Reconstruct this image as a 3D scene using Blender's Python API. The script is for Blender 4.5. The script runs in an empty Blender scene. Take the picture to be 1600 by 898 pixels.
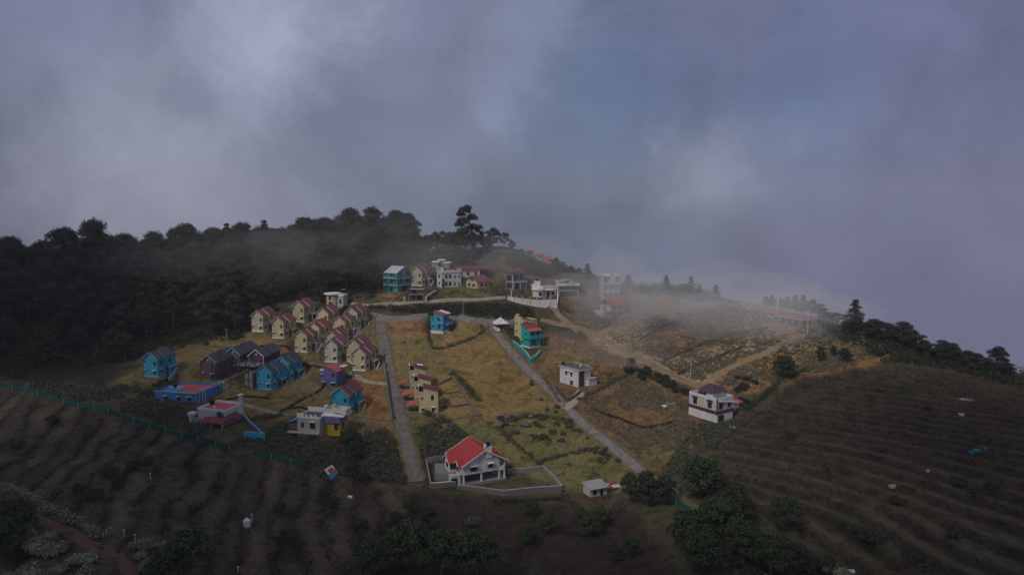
import bpy, math, random
import numpy as np
from mathutils import Vector, noise as mnoise

# ------------------------------------------------------------------ camera
sc = bpy.context.scene
F = 1067.0; W0, H0 = 1600.0, 898.0; PITCH = math.atan(119 / F); CZ = 80.0
cam_d = bpy.data.cameras.new('camera'); cam = bpy.data.objects.new('camera', cam_d)
sc.collection.objects.link(cam); sc.camera = cam
cam.location = (0, 0, CZ); cam.rotation_euler = (math.pi / 2 - PITCH, 0, 0)
cam_d.sensor_width = 36; cam_d.lens = 36 * F / W0; cam_d.clip_start = 0.5; cam_d.clip_end = 8000
sc.render.resolution_x = 1024; sc.render.resolution_y = 574
sc.view_settings.view_transform = 'Standard'; sc.view_settings.look = 'None'
sc.view_settings.exposure = EXPOSURE = 0.0; sc.view_settings.gamma = 1
sc.render.engine = 'CYCLES'
sc.cycles.volume_bounces = 2; sc.cycles.max_bounces = 5
CT, ST = math.cos(PITCH), math.sin(PITCH)

def pxdir(px, py):
    u = (np.asarray(px, float) - 800) / F; v = (449 - np.asarray(py, float)) / F
    return np.stack([u, CT + v * ST, -ST + v * CT], -1)
def project(P):
    P = np.asarray(P, float); x, y, z = P[..., 0], P[..., 1], P[..., 2] - CZ
    d = y * CT - z * ST; d = np.where(d < 1, 1, d); v = y * ST + z * CT
    return 800 + F * x / d, 449 - F * v / d, d

def lin(r, g, b):
    f = lambda c: (c / 255 / 12.92) if c / 255 <= .04045 else ((c / 255 + .055) / 1.055) ** 2.4
    return (f(r), f(g), f(b), 1)

# ------------------------------------------------------------------ sun and sky
SUN = Vector((-0.46, -0.58, 0.76)).normalized()
sd = bpy.data.lights.new('sun', 'SUN'); sd.energy = 1.5; sd.angle = math.radians(10); sd.color = (1, .93, .82)
so = bpy.data.objects.new('sun', sd); sc.collection.objects.link(so)
so.rotation_euler = SUN.to_track_quat('Z', 'Y').to_euler(); so.location = (-200, -100, 400)

wd = bpy.data.worlds.new('World'); sc.world = wd; wd.use_nodes = True
nt = wd.node_tree; N = nt.nodes; L = nt.links; N.clear()
def wn(t, **k):
    n = N.new(t)
    for a, b in k.items(): setattr(n, a, b)
    return n
out = wn('ShaderNodeOutputWorld'); bg = wn('ShaderNodeBackground'); bg.inputs[1].default_value = 0.1
L.new(bg.outputs[0], out.inputs[0])
tc = wn('ShaderNodeTexCoord'); vn = wn('ShaderNodeVectorMath', operation='NORMALIZE'); L.new(tc.outputs['Generated'], vn.inputs[0])
sky = wn('ShaderNodeTexSky', sky_type='NISHITA', sun_disc=False)
sky.sun_elevation = math.asin(SUN.z); sky.sun_rotation = math.atan2(SUN.x, SUN.y)
wz1 = wn('ShaderNodeTexNoise'); wz1.inputs['Scale'].default_value = 3.2; wz1.inputs['Detail'].default_value = 7; wz1.inputs['Roughness'].default_value = .68
L.new(vn.outputs[0], wz1.inputs['Vector'])
ws = wn('ShaderNodeVectorMath', operation='SUBTRACT'); ws.inputs[1].default_value = (.5, .5, .5); L.new(wz1.outputs['Color'], ws.inputs[0])
wsc = wn('ShaderNodeVectorMath', operation='SCALE'); wsc.inputs['Scale'].default_value = .33; L.new(ws.outputs[0], wsc.inputs[0])
wad = wn('ShaderNodeVectorMath', operation='ADD'); L.new(vn.outputs[0], wad.inputs[0]); L.new(wsc.outputs[0], wad.inputs[1])
def mixc(fac, a, b):
    m = wn('ShaderNodeMix', data_type='RGBA')
    for s, v in ((m.inputs[0], fac), (m.inputs[6], a), (m.inputs[7], b)):
        if hasattr(v, 'is_output'): L.new(v, s)
        else: s.default_value = v
    return m.outputs[2]
def sc10(c): return (c[0] * 10, c[1] * 10, c[2] * 10, 1)
cur = mixc(0.0, sc10(lin(114, 119, 145)), (0, 0, 0, 1))
# (px, py, radius px, strength, colour or None = clear sky showing between the clouds)
LOBES = [(0, 120, 300, .7, (104, 106, 138)), (60, 60, 150, .4, (118, 121, 153)), (1500, 200, 420, .8, (105, 107, 141)), (1550, 520, 450, .8, (103, 104, 131)),
         (650, 340, 340, .95, (90, 101, 121)), (350, 380, 260, .5, (118, 120, 142)), (40, 375, 330, .95, (68, 73, 96)), (950, 420, 320, .8, (94, 104, 125)),
         (560, 60, 420, .5, (128, 135, 160)), (720, 160, 230, .4, (126, 134, 158)), (425, 60, 150, .85, (164, 172, 194)), (255, 270, 290, .85, (146, 150, 169)), (300, 240, 120, .5, (152, 157, 176)),
         (840, 80, 140, .75, (142, 152, 177)), (950, 140, 190, .9, (94, 108, 138)), (1200, 190, 240, .95, (96, 110, 142)), (1150, 40, 150, .5, (116, 118, 148)),
         (1085, 290, 105, .85, (148, 156, 178)), (1150, 340, 170, .6, (120, 125, 149)), (1290, 245, 60, .6, (120, 128, 156)), (310, 185, 85, .5, (106, 108, 136)),
         (1250, 420, 220, .4, (114, 116, 142))]
for (px, py, r, st, col) in LOBES:
    d = Vector(pxdir(px, py)).normalized()
    dn = wn('ShaderNodeVectorMath', operation='DISTANCE'); L.new(wad.outputs[0], dn.inputs[0]); dn.inputs[1].default_value = d
    mr = wn('ShaderNodeMapRange', interpolation_type='SMOOTHERSTEP'); L.new(dn.outputs['Value'], mr.inputs[0])
    mr.inputs[1].default_value = r * 1.25 / F; mr.inputs[2].default_value = 0; mr.inputs[3].default_value = 0; mr.inputs[4].default_value = st
    cur = mixc(mr.outputs[0], cur, sc10(lin(*col)))
up = wn('ShaderNodeVectorMath', operation='DISTANCE'); L.new(vn.outputs[0], up.inputs[0]); up.inputs[1].default_value = (0, -.2, .98)
um = wn('ShaderNodeMapRange', interpolation_type='SMOOTHSTEP'); L.new(up.outputs['Value'], um.inputs[0]); um.inputs[1].default_value = 1.02; um.inputs[2].default_value = .45; um.inputs[3].default_value = 0; um.inputs[4].default_value = 1
cur = mixc(um.outputs[0], cur, sc10(lin(158, 155, 150)))
# thin gaps where a little of the clear sky comes through
cur = mixc(0.04, cur, sky.outputs[0])
wz2 = wn('ShaderNodeTexNoise'); wz2.inputs['Scale'].default_value = 5.5; wz2.inputs['Detail'].default_value = 9; wz2.inputs['Roughness'].default_value = .58; wz2.inputs['Distortion'].default_value = .6
L.new(vn.outputs[0], wz2.inputs['Vector'])
mr = wn('ShaderNodeMapRange'); L.new(wz2.outputs['Fac'], mr.inputs[0])
for i, v in ((1, .25), (2, .75), (3, .80), (4, 1.22)): mr.inputs[i].default_value = v
mu = wn('ShaderNodeVectorMath', operation='SCALE'); L.new(cur, mu.inputs[0]); L.new(mr.outputs[0], mu.inputs['Scale'])
L.new(mu.outputs[0], bg.inputs[0])

# ------------------------------------------------------------------ materials
def mat(name, col, rough=.85, var=.25, scale=.6, col2=None, spec=.25, bump=0, wave=None, metal=0, island=False):
    m = bpy.data.materials.new(name); m.use_nodes = True; nt = m.node_tree; n = nt.nodes; l = nt.links
    b = n['Principled BSDF']; b.inputs['Roughness'].default_value = rough; b.inputs['Specular IOR Level'].default_value = spec
    b.inputs['Metallic'].default_value = metal
    c2 = col2 or tuple(c * (1 - var) for c in col[:3])
    mx = n.new('ShaderNodeMix'); mx.data_type = 'RGBA'
    mx.inputs[6].default_value = (*col[:3], 1); mx.inputs[7].default_value = (*c2[:3], 1)
    if island:
        g = n.new('ShaderNodeNewGeometry'); oi = n.new('ShaderNodeObjectInfo')
        a = n.new('ShaderNodeMath'); a.operation = 'MULTIPLY_ADD'; l.new(oi.outputs['Random'], a.inputs[0]); a.inputs[1].default_value = .35; 
        mr = n.new('ShaderNodeMapRange'); mr.inputs[1].default_value = 0; mr.inputs[2].default_value = 1; mr.inputs[3].default_value = 0; mr.inputs[4].default_value = .65
        l.new(g.outputs['Random Per Island'], mr.inputs[0]); l.new(mr.outputs[0], a.inputs[2]); l.new(a.outputs[0], mx.inputs[0])
    else:
        t = n.new('ShaderNodeTexCoord'); no = n.new('ShaderNodeTexNoise'); no.inputs['Scale'].default_value = scale
        no.inputs['Detail'].default_value = 6; no.inputs['Roughness'].default_value = .65
        if 'wall' in name:   # rain streaks run down the walls
            mp = n.new('ShaderNodeMapping'); mp.inputs['Scale'].default_value = (2.2, 2.2, .45); l.new(t.outputs['Object'], mp.inputs[0]); l.new(mp.outputs[0], no.inputs['Vector'])
        else: l.new(t.outputs['Object'], no.inputs['Vector'])
        no.noise_dimensions = '4D'; oi = n.new('ShaderNodeObjectInfo'); om = n.new('ShaderNodeMath'); om.operation = 'MULTIPLY'; om.inputs[1].default_value = 40; l.new(oi.outputs['Random'], om.inputs[0]); l.new(om.outputs[0], no.inputs['W'])
        mr = n.new('ShaderNodeMapRange'); mr.inputs[1].default_value = .35; mr.inputs[2].default_value = .68; l.new(no.outputs['Fac'], mr.inputs[0])
        l.new(mr.outputs[0], mx.inputs[0])
    cout = mx.outputs[2]
    if wave:
        t2 = n.new('ShaderNodeTexCoord'); w = n.new('ShaderNodeTexWave'); w.bands_direction = wave[0]; w.inputs['Scale'].default_value = wave[1]
        w.inputs['Distortion'].default_value = .2; l.new(t2.outputs['Object'], w.inputs['Vector'])
        m2 = n.new('ShaderNodeMix'); m2.data_type = 'RGBA'; m2.blend_type = 'MULTIPLY'; m2.inputs[0].default_value = wave[2]
        l.new(cout, m2.inputs[6]); l.new(w.outputs['Color'], m2.inputs[7]); cout = m2.outputs[2]
    if not island:   # every piece is a little more or less faded than the next
        o2 = n.new('ShaderNodeObjectInfo'); m3 = n.new('ShaderNodeMapRange'); m3.inputs[3].default_value = .84; m3.inputs[4].default_value = 1.1; l.new(o2.outputs['Random'], m3.inputs[0])
        vs = n.new('ShaderNodeVectorMath'); vs.operation = 'SCALE'; l.new(cout, vs.inputs[0]); l.new(m3.outputs[0], vs.inputs['Scale']); cout = vs.outputs[0]
    l.new(cout, b.inputs['Base Color'])
    return m
M = {}
M['cream'] = mat('cream_wall', (.56, .50, .28), scale=.5, col2=(.37, .34, .23))
M['pale'] = mat('pale_wall', (.50, .47, .42), scale=.5, col2=(.38, .36, .33))
M['creamp'] = mat('pale_cream_wall', (.52, .49, .34), col2=(.42, .40, .29))
M['white'] = mat('white_wall', (.72, .72, .74), scale=.45, col2=(.46, .45, .46))
M['trim'] = mat('white_trim', (.74, .74, .76), scale=.8, col2=(.6, .6, .62))
M['grey'] = mat('grey_wall', (.34, .34, .37), scale=.5, col2=(.24, .24, .26))
M['conc'] = mat('concrete', (.27, .265, .26), scale=.4, col2=(.18, .175, .17))
M['darkc'] = mat('dark_concrete', (.12, .115, .11), col2=(.075, .07, .07))
M['blue'] = mat('sky_blue_wall', (.055, .37, .56), scale=.5, col2=(.04, .28, .44))
M['bluep'] = mat('light_blue_trim', (.20, .48, .72))
M['bluew'] = mat('deep_blue_wall', (.07, .20, .46), col2=(.05, .14, .34))
M['teal'] = mat('teal_wall', (.02, .36, .36), col2=(.015, .27, .29))
M['teald'] = mat('dark_teal_wall', (.015, .25, .28), col2=(.01, .19, .22))
M['mint'] = mat('mint_wall', (.22, .52, .45))
M['purple'] = mat('purple_wall', (.17, .14, .34), col2=(.13, .11, .27))
M['dpurple'] = mat('plum_wall', (.10, .055, .10), col2=(.07, .04, .075))
M['taupe'] = mat('taupe_siding', (.15, .125, .13), col2=(.115, .10, .105), wave=('Z', 1.6, .35))
M['yellow'] = mat('mustard_wall', (.50, .33, .03), col2=(.40, .26, .03))
M['mauve'] = mat('mauve_roof', (.23, .085, .125), rough=.6, scale=.35, col2=(.165, .065, .095), wave=('Y', 1.1, .22))
M['slate'] = mat('slate_blue_roof', (.075, .085, .12), rough=.6, scale=.35, col2=(.055, .062, .09), wave=('Y', 1.1, .22))
M['maroon'] = mat('maroon_roof', (.22, .05, .062), rough=.6, scale=.35, col2=(.16, .04, .05), wave=('Y', 1.1, .22))
M['coral'] = mat('coral_roof', (.48, .12, .10), rough=.6, scale=.5, col2=(.36, .10, .085), wave=('Y', 1.4, .15))
M['red'] = mat('red_roof', (.44, .05, .058), rough=.5, scale=.3, col2=(.34, .045, .05), wave=('Y', 1.3, .12))
M['redfl'] = mat('red_floor', (.50, .10, .12), scale=.4, col2=(.34, .08, .09))
M['tin'] = mat('tin_roof', (.55, .57, .62), rough=.45, scale=.5, col2=(.38, .39, .43), spec=.5)
M['bluetin'] = mat('blue_tin_roof', (.07, .22, .50), rough=.5, col2=(.05, .16, .38))
M['dark'] = mat('dark_glass', (.014, .016, .022), rough=.18, spec=.6)
M['shade'] = mat('dark_opening', (.02, .018, .018), rough=.9)
M['frame'] = mat('window_frame', (.10, .09, .09))
M['pipe'] = mat('drain_pipe', (.05, .045, .06))
M['brown'] = mat('brown_panel', (.11, .06, .06), col2=(.08, .045, .045))
M['magenta'] = mat('wine_band', (.13, .035, .06), col2=(.09, .025, .045))
M['tank'] = mat('black_tank', (.012, .012, .014), rough=.4)
M['wtank'] = mat('white_tank', (.75, .76, .80), rough=.4, col2=(.62, .63, .66))
M['steel'] = mat('steel', (.35, .35, .37), rough=.4, metal=.6)
M['wood'] = mat('weathered_pole', (.11, .10, .095))
M['net'] = mat('green_netting', (.01, .12, .10), col2=(.008, .08, .07), scale=.15)
M['canvas'] = mat('white_canvas', (.70, .70, .76), col2=(.55, .55, .60))
M['bark'] = mat('bark', (.13, .115, .10), col2=(.08, .07, .06), scale=1.5)
M['stone'] = mat('stone_wall', (.22, .21, .20), col2=(.10, .095, .09), scale=2.2)
M['euca'] = mat('eucalyptus_leaves', (.022, .026, .020), col2=(.052, .055, .034), rough=.7, island=True)
M['shola'] = mat('dark_leaves', (.018, .025, .017), col2=(.042, .050, .026), rough=.7, island=True)
M['green'] = mat('green_leaves', (.022, .036, .016), col2=(.055, .078, .032), rough=.7, island=True)
M['hedge'] = mat('hedge_leaves', (.028, .035, .022), col2=(.12, .125, .09), rough=.8, island=True)
M['cream2'] = mat('weathered_cream_wall', (.50, .44, .27), scale=.8, col2=(.36, .33, .22))
M['cream3'] = mat('bright_cream_wall', (.60, .54, .30), scale=.4, col2=(.50, .45, .27))
M['pale_bush'] = mat('pale_flowering_bush', (.035, .042, .028), col2=(.40, .40, .34), rough=.85, island=True)
M['scrub'] = mat('scrub_leaves', (.055, .053, .038), col2=(.21, .20, .155), rough=.9, island=True)
M['dryscrub'] = mat('dry_scrub', (.09, .065, .05), col2=(.22, .175, .13), rough=.9, island=True)
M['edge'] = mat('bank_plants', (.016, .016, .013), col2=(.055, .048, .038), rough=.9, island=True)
M['clothr'] = mat('red_cloth', (.5, .05, .08)); M['clothb'] = mat('blue_cloth', (.05, .22, .45)); M['clothg'] = mat('green_cloth', (.03, .35, .25))

# ------------------------------------------------------------------ mesh helpers
COL = sc.collection
class MB:
    def __init__(s): s.v = []; s.f = []
    def add(s, v, f):
        o = len(s.v); s.v += [tuple(map(float, p)) for p in v]; s.f += [tuple(i + o for i in q) for q in f]; return s
    def box(s, x0, x1, y0, y1, z0, z1):
        return s.add([(x0, y0, z0), (x1, y0, z0), (x1, y1, z0), (x0, y1, z0), (x0, y0, z1), (x1, y0, z1), (x1, y1, z1), (x0, y1, z1)],
                     [(0, 3, 2, 1), (4, 5, 6, 7), (0, 1, 5, 4), (1, 2, 6, 5), (2, 3, 7, 6), (3, 0, 4, 7)])
    def prism(s, pts, z0, z1):
        n = len(pts); v = [(x, y, z0) for x, y in pts] + [(x, y, z1) for x, y in pts]
        return s.add(v, [tuple(range(n))[::-1], tuple(range(n, 2 * n))] + [(i, (i + 1) % n, n + (i + 1) % n, n + i) for i in range(n)])
    def slab(s, q, t):   # four corners of the top, thickness downwards
        v = [tuple(p) for p in q] + [(p[0], p[1], p[2] - t) for p in q]
        return s.add(v, [(0, 1, 2, 3), (7, 6, 5, 4), (0, 4, 5, 1), (1, 5, 6, 2), (2, 6, 7, 3), (3, 7, 4, 0)])
    def cyl(s, x, y, z0, z1, r, r2=None, n=12):
        r2 = r if r2 is None else r2
        a = [2 * math.pi * i / n for i in range(n)]
        v = [(x + r * math.cos(t), y + r * math.sin(t), z0) for t in a] + [(x + r2 * math.cos(t), y + r2 * math.sin(t), z1) for t in a]
        return s.add(v, [tuple(range(n))[::-1], tuple(range(n, 2 * n))] + [(i, (i + 1) % n, n + (i + 1) % n, n + i) for i in range(n)])
    def tube(s, p, q, r, n=6, r2=None):
        p, q = Vector(p), Vector(q); d = (q - p).normalized(); a = d.orthogonal().normalized(); b = d.cross(a); r2 = r if r2 is None else r2
        v = []
        for c, rr in ((p, r), (q, r2)):
            v += [tuple(c + (a * math.cos(2 * math.pi * i / n) + b * math.sin(2 * math.pi * i / n)) * rr) for i in range(n)]
        return s.add(v, [tuple(range(n))[::-1], tuple(range(n, 2 * n))] + [(i, (i + 1) % n, n + (i + 1) % n, n + i) for i in range(n)])
    def build(s, name, m, parent=None, smooth=False):
        me = bpy.data.meshes.new(name); me.from_pydata(s.v, [], s.f); me.materials.append(M[m] if isinstance(m, str) else m); me.update()
        if smooth: me.polygons.foreach_set('use_smooth', [True] * len(me.polygons))
        o = bpy.data.objects.new(name, me); COL.objects.link(o)
        if parent: o.parent = parent
        return o
def tag(o, label=None, cat=None, group=None, kind=None):
    if label: o['label'] = label
    if cat: o['category'] = cat
    if group: o['group'] = group
    if kind: o['kind'] = kind
    return o
def empty(name, loc, rz, label, cat, group=None):
    o = bpy.data.objects.new(name, None); COL.objects.link(o); o.location = loc; o.rotation_euler = (0, 0, rz); o.empty_display_size = .5
    return tag(o, label, cat, group)
def npmesh(name, V, Fq, m):
    me = bpy.data.meshes.new(name); me.vertices.add(len(V)); me.vertices.foreach_set('co', np.asarray(V, np.float32).ravel())
    nf = len(Fq); k = Fq.shape[1]; me.loops.add(nf * k); me.loops.foreach_set('vertex_index', Fq.astype(np.int32).ravel())
    me.polygons.add(nf); me.polygons.foreach_set('loop_start', np.arange(nf, dtype=np.int32) * k)
    me.update(calc_edges=True); me.materials.append(M[m] if isinstance(m, str) else m); me.validate(); return me

# ------------------------------------------------------------------ terrain
CTRL = [(0,898,135),(0,760,172),(0,640,225),(0,590,248),(50,560,262),(-150,700,190),(-300,500,300),(-150,480,320),(0,465,335),
 (200,898,132),(200,760,172),(200,640,228),(230,590,248),(220,520,298),(200,440,350),(100,455,342),
 (400,898,138),(400,760,180),(400,690,208),(420,610,250),(440,530,285),(400,480,315),(400,420,370),
 (600,898,138),(640,750,190),(625,680,215),(610,600,252),(600,500,303),(600,475,308),(600,455,322),(580,402,385),
 (760,898,140),(740,770,186),(720,680,215),(720,600,252),(720,500,302),(720,472,307),(690,447,322),(740,445,322),(740,412,345),(720,390,378),(800,385,372),(850,405,368),
 (900,898,145),(920,780,184),(1000,730,198),(880,610,246),(900,530,283),(780,475,308),(840,478,309),(860,462,316),(900,440,340),(950,470,318),(950,498,303),
 (1000,560,268),(1060,600,250),(1060,690,212),(1000,480,315),(1050,457,340),(1120,464,345),
 (1110,660,221),(1150,600,248),(1200,560,268),(1150,500,308),(1200,478,325),(1240,508,300),(1330,523,280),(1300,560,262),
 (1430,545,272),(1400,572,253),(1600,898,132),(1400,898,132),(1200,898,138),(1600,740,175),(1400,740,178),(1250,740,182),(1100,780,170),
 (1600,650,215),(1400,640,222),(1250,640,226),(1600,598,248),(1480,578,256),(1800,680,210),(2000,620,250)]
pts = []
for px, py, D in CTRL:
    d = pxdir(px, py); t = D / d[1]; pts.append((d[0] * t, D, CZ + d[2] * t))
for px, D, drop in [(0,440,80),(400,480,68),(720,480,58),(1000,440,85),(1250,410,105),(1600,350,112),(-300,420,90),(2000,330,115)]:
    pts.append(((px - 800) / F * D, D, CZ - drop))
for x, y, z in [(-120,0,10),(0,0,4),(120,0,12),(0,70,3),(-120,70,10),(120,70,12),(-300,100,22),(300,100,25),(-300,0,22),(300,0,22)]: pts.append((x, y, z))
pts = np.array(pts)
def U(r): return np.where(r > 0, r * r * np.log(r + 1e-9), 0)
n = len(pts); S = 100.0; A = pts[:, :2] / S
K = U(np.linalg.norm(A[:, None] - A[None], axis=2)) + np.eye(n) * 0.012
P = np.c_[np.ones(n), A]; MT = np.block([[K, P], [P.T, np.zeros((3, 3))]])
sol = np.linalg.solve(MT, np.r_[pts[:, 2], 0, 0, 0]); WT, AF = sol[:n], sol[n:]
def h0(x, y):
    q = np.stack([x, y], -1) / S; o = np.empty(len(q))
    for i in range(0, len(q), 20000):
        c = q[i:i + 20000]; o[i:i + 20000] = U(np.linalg.norm(c[:, None] - A[None], axis=2)) @ WT + AF[0] + c @ AF[1:]
    return o
GX = np.r_[np.arange(-1060, -340, 60), np.arange(-340, -250, 6), np.arange(-250, 250, 1.25), np.arange(250, 340, 6), np.arange(340, 1061, 60)]
GY = np.r_[np.arange(-600, 0, 60), np.arange(0, 110, 5), np.arange(110, 400, 1.25), np.arange(400, 480, 5), np.arange(480, 1200, 60)]
XX, YY = np.meshgrid(GX, GY)
cx = np.clip(XX, -330, 330); cy = np.clip(YY, -10, 470)
ZZ = h0(cx.ravel(), cy.ravel()).reshape(XX.shape)
out_ = np.hypot(XX - cx, YY - cy); ZZ -= out_ * .62
rng = np.random.default_rng(7); random.seed(7)

def vnoise(x, y, sc_, seed=0):   # smooth value noise
    x = x / sc_ + seed * 17.3; y = y / sc_ + seed * 9.1
    xi, yi = np.floor(x).astype(int), np.floor(y).astype(int); fx, fy = x - xi, y - yi
    fx = fx * fx * (3 - 2 * fx); fy = fy * fy * (3 - 2 * fy)
    def hsh(a, b):
        s = np.sin(a * 127.1 + b * 311.7 + seed * 3.3) * 43758.5453; return s - np.floor(s)
    return (hsh(xi, yi) * (1 - fx) + hsh(xi + 1, yi) * fx) * (1 - fy) + (hsh(xi, yi + 1) * (1 - fx) + hsh(xi + 1, yi + 1) * fx) * fy
def fbm(x, y, s, seed=0): return (vnoise(x, y, s, seed) + .5 * vnoise(x, y, s / 2.1, seed + 1) + .25 * vnoise(x, y, s / 4.3, seed + 2)) / 1.75

def inpoly(px, py, poly):
    r = np.zeros(np.shape(px), bool); j = len(poly) - 1
    for i in range(len(poly)):
        xi, yi = poly[i]; xj, yj = poly[j]
        if yi != yj: r ^= ((yi > py) != (yj > py)) & (px < (xj - xi) * (py - yi) / (yj - yi) + xi)
        j = i
    return r
PXv, PYv, DD = project(np.stack([XX, YY, ZZ], -1))
PXj = PXv + (fbm(XX, YY, 9, 3) - .5) * 26; PYj = PYv + (fbm(XX, YY, 8, 8) - .5) * 14
FIELD_L = [(-900,595),(0,610),(120,634),(250,668),(380,700),(480,732),(640,765),(640,800),(520,898),(380,1500),(-1500,1500)]
FIELD_C = [(480,732),(640,765),(780,780),(1000,800),(1070,898),(1200,1500),(380,1500),(520,898),(640,800)]
FIELD_R = [(1070,760),(1130,690),(1190,640),(1260,592),(1330,572),(1430,572),(1600,600),(2300,640),(2900,1500),(1130,1500),(1180,898),(1250,830)]
# terraced strips: a step up and a bank along each strip edge
az = math.radians(-17); ax = (math.sin(az), math.cos(az)); pr = (math.cos(az), -math.sin(az))
wrp = (fbm(XX, YY, 38, 11) - .5) * 15 + (fbm(XX, YY, 13, 12) - .5) * 5 + (fbm(XX, YY, 4, 14) - .5) * 1.2
sL = XX * pr[0] + YY * pr[1] + wrp
yc = np.clip(YY, 140, 262); sR = XX + .36 * YY + 1.6 * 90 / 2.3 * ((yc - 140) / 90) ** 2.3 + wrp * .6
def terr(s, w):
    f = s / w - np.floor(s / w); return f
mL = inpoly(PXj, PYj, FIELD_L); mR = inpoly(PXj, PYj, FIELD_R); mC = inpoly(PXj, PYj, FIELD_C)
fL = terr(sL, 6.5); sR = sR + (fbm(XX, YY, 30, 13) - .5) * 5; fR = terr(sR, 9.5)
edge = np.zeros(XX.shape); step = np.zeros(XX.shape)
for m_, f_, hgt in ((mL, fL, .9), (mR, fR, 1.1)):
    e = np.clip((f_ - .74) / .26, 0, 1); stp = np.where(f_ < .74, -f_ / .74, -1 + e * e * (3 - 2 * e)) * hgt * (.6 + .8 * vnoise(XX, YY, 25, 5))
    step = np.where(m_, stp, step); edge = np.where(m_ & (f_ > .68), 1, edge)
inn = (XX > -252) & (XX < 252) & (YY > 100) & (YY < 402)
ZZ += np.where(inn, step + (fbm(XX, YY, 7, 21) - .5) * .55 + (fbm(XX, YY, 22, 22) - .5) * 1.6, 0)
ZB = ZZ.copy()

def height(x, y, Z=None):
    Z = ZZ if Z is None else Z; x = np.asarray(x, float); y = np.asarray(y, float)
    i = np.clip(np.searchsorted(GX, x) - 1, 0, len(GX) - 2); j = np.clip(np.searchsorted(GY, y) - 1, 0, len(GY) - 2)
    fx = (x - GX[i]) / (GX[i + 1] - GX[i]); fy = (y - GY[j]) / (GY[j + 1] - GY[j])
    return (Z[j, i] * (1 - fx) + Z[j, i + 1] * fx) * (1 - fy) + (Z[j + 1, i] * (1 - fx) + Z[j + 1, i + 1] * fx) * fy
TS = np.arange(40, 520, 1.5)
def ground(px, py):
    """world points on the hillside seen at these photo pixels (nan where the ray meets no ground)"""
    px = np.atleast_1d(np.asarray(px, float)); py = np.atleast_1d(np.asarray(py, float))
    d = pxdir(px, py); d = d / d[:, 1:2]; res = np.full((len(px), 3), np.nan)
    P_ = d[:, None, :] * TS[None, :, None]; z = P_[..., 2] + CZ; hh = height(P_[..., 0], P_[..., 1])
    below = z < hh; has = below.any(1); k = below.argmax(1)
    lo = TS[np.maximum(k - 1, 0)]; hi = TS[k]
    for _ in range(12):
        mid = (lo + hi) / 2; q = d * mid[:, None]; b = q[:, 2] + CZ < height(q[:, 0], q[:, 1]); hi = np.where(b, mid, hi); lo = np.where(b, lo, mid)
    q = d * hi[:, None]; q[:, 2] = height(q[:, 0], q[:, 1]); res[has] = q[has]; return res
def G(px, py):
    p = ground(px, py)[0]; return Vector(p)

# ------------------------------------------------------------------ building plots (near corner in the photo, heading, width, length, side on which the body lies)
SITES = {}
PADS = []
def site(key, px, py, azd, w, l, side='R', pad=1.0, up=0.0):
    p = G(px, py); a = math.radians(azd); SITES[key] = (p + Vector((0, 0, up)), -a, w, l, side)
    x0, x1 = (-w, 0) if side == 'R' else (0, w)
    PADS.append((p.x, p.y, a, x0 - pad, x1 + pad, -pad, l + pad, p.z))
AZ1 = 13
COTT = [('c1', 412.3, 518.2), ('c2', 444.7, 528.7), ('c3', 476, 503), ('c4', 514, 514), ('c5', 559, 513), ('c6b', 500, 538), ('c6', 480.7, 550.5),
        ('c7', 540, 528), ('c8', 528.5, 552), ('c9', 528, 566), ('c10', 562.7, 566), ('c11', 571.9, 579.3)]
for k, px, py in COTT: site(k, px, py, AZ1, 6.2, 8.4)
for k, px, py in [('b1', 248, 589), ('b5', 425.6, 609), ('b6', 452.3, 595)]: site(k, px, py, AZ1, 6.9, 8.6)
site('b2', 339, 593, AZ1, 7.2, 15); site('b3', 376, 580, AZ1, 6.6, 13); site('b4', 413, 583, AZ1, 6.8, 12)
site('b7', 546.3, 648, AZ1, 7.0, 9.0); site('b8', 526, 603, AZ1, 6.6, 7.2)
site('redflat', 310, 628, 10, 17, 12); site('white1', 351, 665, 16, 13, 9)
site('grey1', 500, 684, AZ1, 8.6, 8); site('yel1', 531, 681, AZ1, 7.2, 7); site('round1', 527, 482, AZ1, 8, 7)
for i, (px, py) in enumerate([(640.5, 610), (647, 628), (654.5, 645)]): site('t%d' % i, px, py, -9, 6.9 if i < 2 else 7.6, 6.2, 'L')
site('h1', 620, 456, 36, 7.4, 9.6); site('h2', 660, 447, 22, 6.4, 7); site('h2b', 662, 470, 8, 7, 6); site('h3', 690, 449, -28, 12.5, 7, 'L')
site('h4', 713, 433, -4, 17, 7, 'L'); site('h5', 746, 451, -40, 6, 7, 'L'); site('h6', 801, 452, -38, 7.6, 5.5, 'L'); site('h7', 834, 464, -16, 11, 7, 'L')
site('h8', 872, 463, -6, 9.5, 7, 'L'); site('h9', 941, 467, -5, 9.5, 8, 'L'); site('h10', 953.5, 497, -33, 9.8, 7.6, 'L')
site('h11', 692, 521, 22, 6.6, 6.6); site('h12', 817, 527, -35, 8.5, 7, 'L'); site('h13', 827.5, 543.7, -35, 6.9, 7.2, 'L')
site('h14', 903.5, 604.6, -38, 7.8, 12.4, 'L'); site('h15', 1119.5, 660, -34, 8.2, 12.0, 'L'); site('h16', 1252, 509, -30, 8, 13, 'L')
site('h17', 723.5, 760, -25, 13.3, 11, 'L', up=.7); site('h18', 922, 776, -24, 6.6, 4.6, 'L')
for i, (px, py) in enumerate([(826, 400), (840, 406), (852, 411)]): site('far%d' % i, px, py, -10, 7, 6, 'L')
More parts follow.
